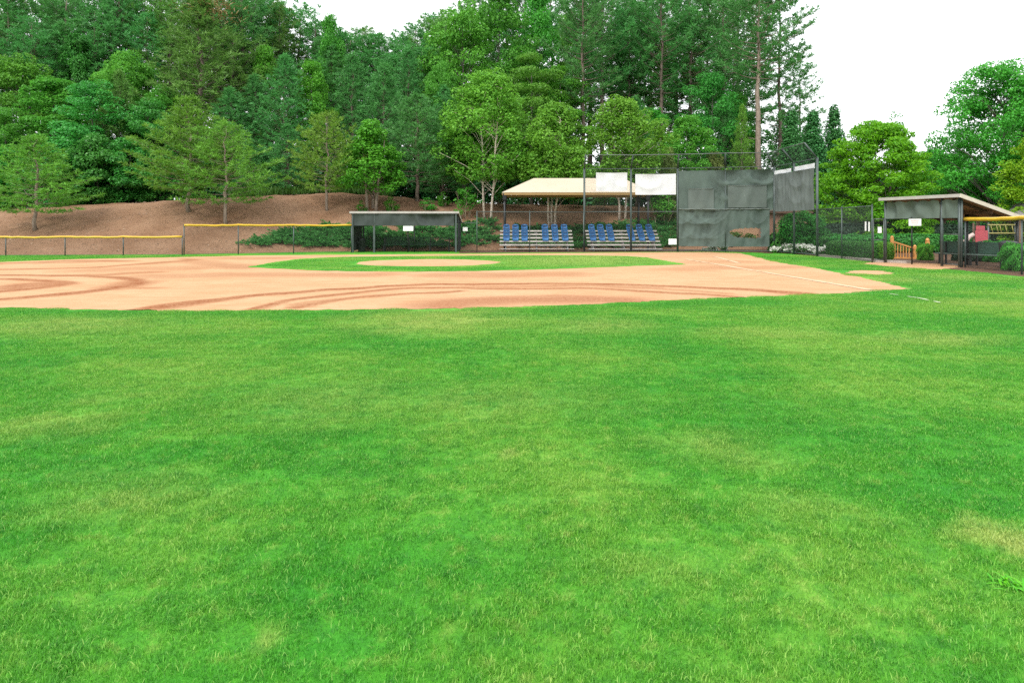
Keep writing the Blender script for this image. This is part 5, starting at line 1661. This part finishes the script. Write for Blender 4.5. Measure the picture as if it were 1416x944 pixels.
for px, r_ in ((1224.5, .055), (1302.5, .055), (1327, .06), (1331, .04)):
    a = min(ta(px), Ld)
    MB().tube([W3(a, 0, -.1), W3(a, 0, zf - .05)], r_, 10).build('post', M['green_metal'], dg, o0, True)
a = ta(1261); MB().tube([W3(a, 0, -.1), W3(a, 0, 2.0)], .028, 8).build('fence_post', M['black_metal'], dg, o0, True)
for a, h_ in ((.15, zk), (Ld - .1, zk)):
    MB().tube([W3(a, dep - .1, -.1), W3(a, dep - .1, h_ - .05)], .06, 10).build('post', M['black_metal'], dg, o0, True)
a = ta(1294); MB().tube([W3(a - .2, dep * .6, -.1), W3(a - .2, dep * .6, 2.15)], .07, 10).build('post', M['black_metal'], dg, o0, True)
a0, a1 = ta(1226), ta(1301); a2, a3 = ta(1304), ta(1327.5)
for x0, x1, sd_ in ((a0, a1, 6), (a2, a3, 7)):
    s_ = W3(x0, -.07, zf - .13)
    c_ = cloth(s_, (u[0], u[1], 0), x1 - x0, .74, amp=.06, seed=sd_, scallop=.06, swag=.05)
    c_.build('valance', M['tarp_pale'], dg, o0, True)
MB().tube([W3(0, 0, 1.93), W3(Ld, 0, 1.93)], .022, 8).build('rail', M['black_metal'], dg, o0, True)
MB().tube([W3(ta(1302), 0, 1.28), W3(Ld, 0, 1.28)], .02, 8).build('rail', M['galv'], dg, o0, True)
MB().tube([W3(ta(1302), 0, .1), W3(Ld, 0, .1)], .02, 8).build('rail', M['galv'], dg, o0, True)
m = MB(); m.chain(W3(ta(1302), 0, 0), W3(Ld, 0, 0), .1, 1.93); m.chain(W3(0, 0, 0), W3(ta(1302), 0, 0), .08, 1.93, w=.003)
m.build('chain_link_mesh', M['wire'], dg, o0)
p = W3(ta(1267.8), -.1, EYE - (307.5 - HY) * 28.6 / F)
sg = empty('sign', p, 'white sign with faint pink print under the grey-green valance', 'sign', None, math.atan2(u[1], u[0]))
MB().box((0, 0, 0), (.62, .015, .29), 0, .004).build('board', M['sign'], sg)
m = MB()
for k in range(3): m.box((0, -.0095, .08 - .08 * k), (.42 - .06 * k, .003, .035))
m.build('lettering', M['pink'], sg)

# bench inside: back toward the planting, facing the field
bt = empty('bench', W3(1.1, 1.7, 0), 'long dark green bench with a solid back under the sloping roof', 'bench', None, math.atan2(u[1], u[0]))
Lq = 4.6
MB().box((Lq / 2, 0, .45), (Lq, .34, .05), 0, .01).build('seat', M['bench_edge'], bt)
MB().box((Lq / 2, .3, .72), (Lq, .04, .48), 0, .01).build('backrest', M['bench'], bt)
for t in (.04, .35, .66, .96):
    m = MB().box((Lq * t, -.08, .2), (.07, .07, .45)); m.box((Lq * t, .26, .45), (.07, .05, .95)); m.bar((Lq * t, -.1, .4), (Lq * t, .28, .4), .05, .05)
    m.build('leg', M['black_metal'], bt)

# yellow-capped fence coming toward the viewer
yf = [tuple(B + (.1, -.05)), tuple(gp(1413, 380)), (15.9, 18.2), (15.2, 14.0)]
fence(yf, 1.86, 'chain link fence with a thick yellow top cap beside the sloped-roof dugout', True, capr=.072, wire=.004)

# wooden stair railing
rw = empty('stair_railing', tuple(up(1232, 361, 33.6)[:2]) + (0,), 'orange stained wooden stair railing with balusters behind the dugout front', 'railing'); o0 = tuple(rw.location)
dR = 33.6
P0 = up(1233.5, 361, dR); P1 = up(1265, 361, dR)
z_a = EYE - (331 - HY) * dR / F; z_b = EYE - (342 - HY) * dR / F
for P_, zt_ in ((P0, z_a + .08), (P1, z_b + .02)):
    m = MB().box((P_[0], P_[1], zt_ / 2 - .1), (.13, .13, zt_ + .2), 0, .01); m.lathe((P_[0], P_[1], zt_), [(.055, 0), (.075, .03), (.05, .08), (.01, .1)], 12)
    m.build('newel_post', M['wood'], rw, o0)
MB().bar((P0[0], P0[1], z_a - .1), (P1[0], P1[1], z_b - .06), .09, .07).build('handrail', M['wood'], rw, o0)
MB().bar((P0[0], P0[1], .06), (P1[0], P1[1], .04), .07, .07).build('bottom_rail', M['wood'], rw, o0)
for k in range(1, 8):
    t = k / 8; x = P0[0] + (P1[0] - P0[0]) * t
    MB().box((x, P0[1], (.06 + z_a - .12 + (z_b - z_a) * t) / 2), (.045, .045, z_a - .14 + (z_b - z_a) * t), 0, .006).build('baluster', M['wood'], rw, o0)
P2 = up(1282.5, 352, 36.5)
n2 = empty('wooden_post', (P2[0], P2[1], 0), 'single orange stained newel post showing above the bench back', 'post')
z2_ = EYE - (333 - HY) * 36.5 / F
m = MB().box((0, 0, z2_ / 2 - .1), (.16, .16, z2_ + .2), 0, .01); m.lathe((0, 0, z2_), [(.06, 0), (.1, .04), (.06, .12), (.01, .15)], 12); m.build('shaft', M['wood'], n2)
MB().bar((-.05, .02, z2_ - .2), (-.75, .1, z2_ - .42), .09, .07).build('handrail', M['wood'], n2)

# playground pieces
dP = 38.0
pg = empty('playground_set', tuple(up(1357, 345, dP)[:2]) + (0,), 'playground climber with red panel, pale slide and yellow overhead ladder', 'playground'); o0 = tuple(pg.location)
U = lambda px, py: up(px, py, dP)
a = U(1348.5, 336); b = U(1366, 313)
m = MB().box(((a[0] + b[0]) / 2, dP, (a[2] + b[2]) / 2 - .1), (b[0] - a[0], .06, (b[2] - a[2]) * .72), 0, .02)
m.build('panel', M['red'], pg, o0)
m = MB().box(((a[0] + b[0]) / 2 - .06, dP, b[2] - .1), (.5, .05, .26), 0, .02); m.box(((a[0] + b[0]) / 2 + .26, dP, a[2] + .2), (.07, .07, .5), 0, .02); m.build('panel_top', M['red'], pg, o0)
s0 = U(1346, 324); s1 = U(1333, 335)
m = MB().tube([s0, ((s0[0] * .6 + s1[0] * .4), dP, s0[2] - .12), ((s0[0] * .3 + s1[0] * .7), dP, s1[2] + .12), s1], .11, 10); m.build('slide', M['pale_slide'], pg, o0, True)
l0, l1 = U(1366, 311), U(1405, 311); k0, k1 = U(1367, 322.5), U(1405, 322.5)
m = MB().tube([l0, l1], .035, 8); m.tube([k0, k1], .035, 8)
for t in (.1, .3, .42, .62, .85): m.tube([Vector(l0).lerp(Vector(l1), t), Vector(k0).lerp(Vector(k1), min(1, t + .06))], .022, 6)
m.build('overhead_ladder', M['ladder'], pg, o0, True)
for px in (1347, 1367.5, 1405):
    q_ = U(px, 308); MB().tube([(q_[0], dP + .05, -.1), (q_[0], dP + .05, q_[2])], .05, 10).build('post', M['beam' if px < 1360 else 'galv'], pg, o0, True)

bin_(1394.5, 372, 25.8, .30, .95, 'grey_bin', 'dark grey trash bin behind the yellow-capped fence by the sloped roof')

# shelter roof at the picture edge
sh = empty('shelter', tuple(up(1440, 350, 40)[:2]) + (0,), 'small shelter with a low grey hip roof cut by the picture edge', 'shelter'); o0 = tuple(sh.location)
cx_, cy_ = sh.location.x, 41.0
e = 2.1; ze = EYE - (297 - HY) * 39 / F; za = EYE - (276 - HY) * 40 / F
m = MB()
apex = (cx_, cy_, za)
cs = [(cx_ - e, cy_ - e, ze), (cx_ + e, cy_ - e, ze), (cx_ + e, cy_ + e, ze), (cx_ - e, cy_ + e, ze)]
m.add(cs + [apex], [(0, 1, 4), (1, 2, 4), (2, 3, 4), (3, 0, 4), (3, 2, 1, 0)]); m.build('roof', M['roof'], sh, o0)
m = MB()
for a, b in ((0, 1), (1, 2), (2, 3), (3, 0)): m.bar((cs[a][0], cs[a][1], ze - .09), (cs[b][0], cs[b][1], ze - .09), .05, .17)
m.build('fascia', M['fascia'], sh, o0)
for q_ in cs: MB().box((cx_ + (q_[0] - cx_) * .86, cy_ + (q_[1] - cy_) * .86, ze / 2 - .1), (.15, .15, ze), 0, .01).build('post', M['soffit'], sh, o0)

# ------------------------------------------------------------------ planting behind the fence
def box_plant(name, key, w, d, h, n, ls, seed, lump=0.0):
    """a clipped shrub: leaves over a rounded block"""
    r = np.random.default_rng(seed)
    u_ = r.uniform(-1, 1, (n * 3, 3)); q = np.abs(u_)
    ax = np.argmax(q, 1); s_ = np.sign(u_[np.arange(len(u_)), ax]); u_[np.arange(len(u_)), ax] = s_ * r.uniform(.82, 1.0, len(u_))
    ln = (np.abs(u_) ** 4).sum(1) ** .25
    u_ = u_ / ln[:, None] * r.uniform(.84, 1.04, len(u_))[:, None]
    if lump: u_ *= (1 + lump * np.sin(u_[:, 0] * 5 + seed) * np.cos(u_[:, 1] * 4.3 + u_[:, 2] * 5))[:, None]
    nr = u_ ** 3 + r.normal(0, .5, u_.shape) + np.array([0, 0, .25])
    P_ = np.stack([u_[:, 0] * w / 2, u_[:, 1] * d / 2, (u_[:, 2] * .5 + .5) * h], 1)
    V, fc = leaf_mesh(P_, nr, ls, .65, r)
    tr_ = MB()
    for k in range(4): tr_.tube([(0, 0, -.05), (w * .25 * math.cos(k * 1.6), d * .25 * math.sin(k * 1.6), h * .7)], [.03, .01], 5, False)
    PROTO[key] = (tr_.mesh(key + '_stem'), mesh_np(key + '_leaves', V, fc), h, w, 'bark_dark')


def plant(name, key, loc, mat, label, cat, group=None, sc=(1, 1, 1), rz=0.0):
    rt = empty(name, loc, label, cat, group, rz); rt.scale = sc
    for nm, me, m in (('stems', PROTO[key][0], M[PROTO[key][4]]), ('foliage', PROTO[key][1], M[mat])):
        if len(me.materials) == 0: me.materials.append(m)
        o = bpy.data.objects.new(nm, me); col.objects.link(o); o.parent = rt
        o.material_slots[0].link = 'OBJECT'; o.material_slots[0].material = m
    return rt


box_plant('boxwood', 'box', 1.1, 1.3, .85, 1500, .085, 3)
box_plant('mound', 'mound', 1.9, 1.7, .95, 1700, .13, 4, .22)
box_plant('hedge', 'hedge', 7.0, 1.6, 1.5, 6000, .16, 5, .07)
gx_ = 'clipped boxwoods behind the chain link fence'
for px, d, m_, lab in ((1161, 35.6, 'f_box', 'clipped boxwood at the end of the white flower bed'), (1180, 34.2, 'f_box', 'clipped boxwood right behind the fence post between backstop and gate'),
                       (1198, 33.0, 'f_box', 'clipped boxwood beside the gate post'), (1220, 32.6, 'f_box_b', 'bright green boxwood seen through the narrow gate')):
    plant('boxwood', 'box', ((px - CX) * d / F, d, 0), m_, lab, 'shrub', gx_, (.62 if px == 1220 else 1, 1, 1.0))
gm = 'mounded shrubs behind the flower bed'
for px, d, h_, lab in ((1086, 42, 1.15, 'low green mound shrub under the near side of the round topiary'), (1118, 40.5, 1.1, 'low green mound shrub past the topiary stems'), (1143, 40, 1.1, 'low green mound shrub behind the end of the flower bed'),
                       (1172, 39, 1.15, 'low green mound shrub behind the boxwoods'), (1200, 38, 1.1, 'low green mound shrub behind the gate post')):
    plant('mound_shrub', 'mound', ((px - CX) * d / F, d, 0), 'f_box' if px < 1150 else 'f_dark', lab, 'shrub', gm, (1, 1, h_))
tx = (1108 - CX) * 41 / F
tp_ = tree('topiary_tree', 'topiary', tx, 41, 0, EYE - (291 - HY) * 41 / F, 2.55, 'f_box', 'round clipped topiary tree on several thin stems behind the angled backstop wing', None, rz=.5, bark='stem')
plant('hedge', 'hedge', ((1170 - CX) * 45 / F, 45, .25), 'f_hedge', 'long dark clipped hedge behind the boxwoods and gate', 'hedge', None, (1.1, 1, 1.0))
plant('hedge', 'hedge', ((1262 - CX) * 42 / F, 42, 0), 'f_dark', 'dark green hedge behind the wooden railing and playground', 'hedge', None, (1.0, 1, .74))
plant('hedge', 'hedge', ((1290 - CX) * 47.5 / F, 47.5, .2), 'f_hedge', 'long brownish dark hedge row behind the dugout sign', 'hedge', None, (1.3, 1, 1.0))
plant('shrub', 'mound', ((1279 - CX) * 32.2 / F, 32.2, 0), 'f_box_b', 'bright yellow-green shrub between the wooden railing and the bench', 'shrub', None, (.27, .4, .78))
plant('shrub', 'mound', ((1378 - CX) * 30.5 / F, 30.5, 0), 'f_blue', 'loose green shrub in front of the playground beside the bin', 'shrub', None, (.5, .6, .95))
plant('shrub', 'mound', ((1350 - CX) * 31.5 / F, 31.5, 0), 'f_hedge', 'dark shrub behind the bench under the sloping roof', 'shrub', None, (1, .8, .9))
plant('shrub', 'mound', ((1412 - CX) * 24.6 / F, 24.6, 0), 'f_mid', 'leafy shrub at the post of the thick yellow-capped fence', 'shrub', None, (.55, .55, 1.0))


def flowers(name, spots, label, seed):
    r = np.random.default_rng(seed); P_, C_f = [], []
    for x, y, z, s_ in spots: P_.append((x, y, z)); C_f.append(s_)
    o = scatter_leaves(name, M['f_white'], P_, C_f, 46, .10, .6, seed, label, 'flowers', .9, .4)
    scatter_leaves(name + '_leaves', M['f_mid'], [(x, y + .05, z - .08) for x, y, z in P_], C_f, 26, .1, .6, seed + 1, label.replace('white flowers', 'green leaves of the flowers'), 'leaves')


fs = []
r = np.random.default_rng(5)
for i in range(70):
    t = r.uniform(0, 1); px = 1066 + 84 * t
    d = 41.0 - 5.0 * t + r.uniform(.1, 1.0)
    fs.append(((px - CX) * d / F + .15, d, r.uniform(.2, .52) if t > .15 else r.uniform(.15, .35), r.uniform(.16, .26)))
flowers('flower_bed', fs, 'white flowers bedded along the foot of the angled backstop wing', 41)
fs = [((px - CX) * 43.4 / F, 43.4 + r.uniform(0, .5), r.uniform(.12, .35), .2) for px in r.uniform(975, 1006, 18)]
flowers('flower_clump', fs, 'white flowers showing under the lower windscreen', 47)

# brick building corner behind the topiary
wl = empty('brick_building', ((1090 - CX) * 46 / F, 46, 0), 'brick building corner with dark eave behind the round topiary', 'building'); o0 = tuple(wl.location)
x0, x1 = (1071 - CX) * 46 / F, (1118 - CX) * 46 / F
MB().box(((x0 + x1) / 2, 47.5, 1.2), (x1 - x0, 3.0, 2.5)).build('wall', M['brick'], wl, o0)
MB().slab([(x0 - .2, 45.7, 2.6), (x1 + .2, 45.7, 2.6), (x1 + .2, 49.3, 2.9), (x0 - .2, 49.3, 2.9)], .14).build('roof', M['beam'], wl, o0)

# ------------------------------------------------------------------ small things on the field
for px, py, s_, lab in ((1032, 369, .10, 'dark round clod lying on the clay near the foul line'), (139.5, 385.3, .06, 'dark clod on the clay between the curving drag marks'), (284.5, 389.3, .045, 'small dark clod alone on the smooth clay')):
    p = gp(px, py); rr = random.Random(int(px)); mb = MB()
    mb.lathe((0, 0, 0), [(s_ * .6, -.01), (s_, s_ * .25), (s_ * .9, s_ * .6), (s_ * .4, s_ * .9), (.004, s_ * .95)], 9)
    mb.v = [(a * rr.uniform(.8, 1.2), b * rr.uniform(.8, 1.2), c) for a, b, c in mb.v]
    tag(mb.build('dirt_clod', M['clod'], None, (float(p[0]), float(p[1]), .006), True), lab, 'clod')
p = gp(944, 356.5)
m = MB().slab([(-.22, -.1, .03), (0, -.3, .03), (.22, -.1, .03), (.22, .2, .03), (-.22, .2, .03)], .03)
tag(m.build('home_plate', M['rubber'], None, (float(p[0]), float(p[1]), .006)), 'pale home plate on the clay at the corner of the infield grass', 'home plate')

# coarse weed clump in the lawn
wp = gp(1402, 812)
r = np.random.default_rng(77)
n = 46
az = r.uniform(0, 2 * PI, n); L = r.uniform(.035, .10, n); el = r.uniform(.15, 1.0, n)
org = np.stack([r.normal(0, .03, n), r.normal(0, .03, n), np.zeros(n)], 1)
V, fc = [], []
for i in range(n):
    h = np.array([math.cos(az[i]), math.sin(az[i]), 0]); sd_ = np.array([-h[1], h[0], 0]) * .0045
    pts = [org[i] + h * L[i] * t * math.cos(el[i]) + np.array([0, 0, L[i] * (t * math.sin(el[i]) - .45 * t * t)]) + np.array([0, 0, .012]) for t in (0, .35, .7, 1)]
    b = len(V)
    for k, q_ in enumerate(pts): ww = (1, 1.1, .8, .12)[k]; V += [q_ - sd_ * ww, q_ + sd_ * ww]
    for k in range(3): fc.append((b + 2 * k, b + 2 * k + 1, b + 2 * k + 3, b + 2 * k + 2))
o = add_obj('weed_clump', mesh_np('weed_clump', np.array(V), np.array(fc)), M['f_yellow'], loc=(float(wp[0]), float(wp[1]), 0))
tag(o, 'coarse yellow-green weed clump standing out of the mown lawn', 'weed')
print('objects', len(bpy.data.objects))
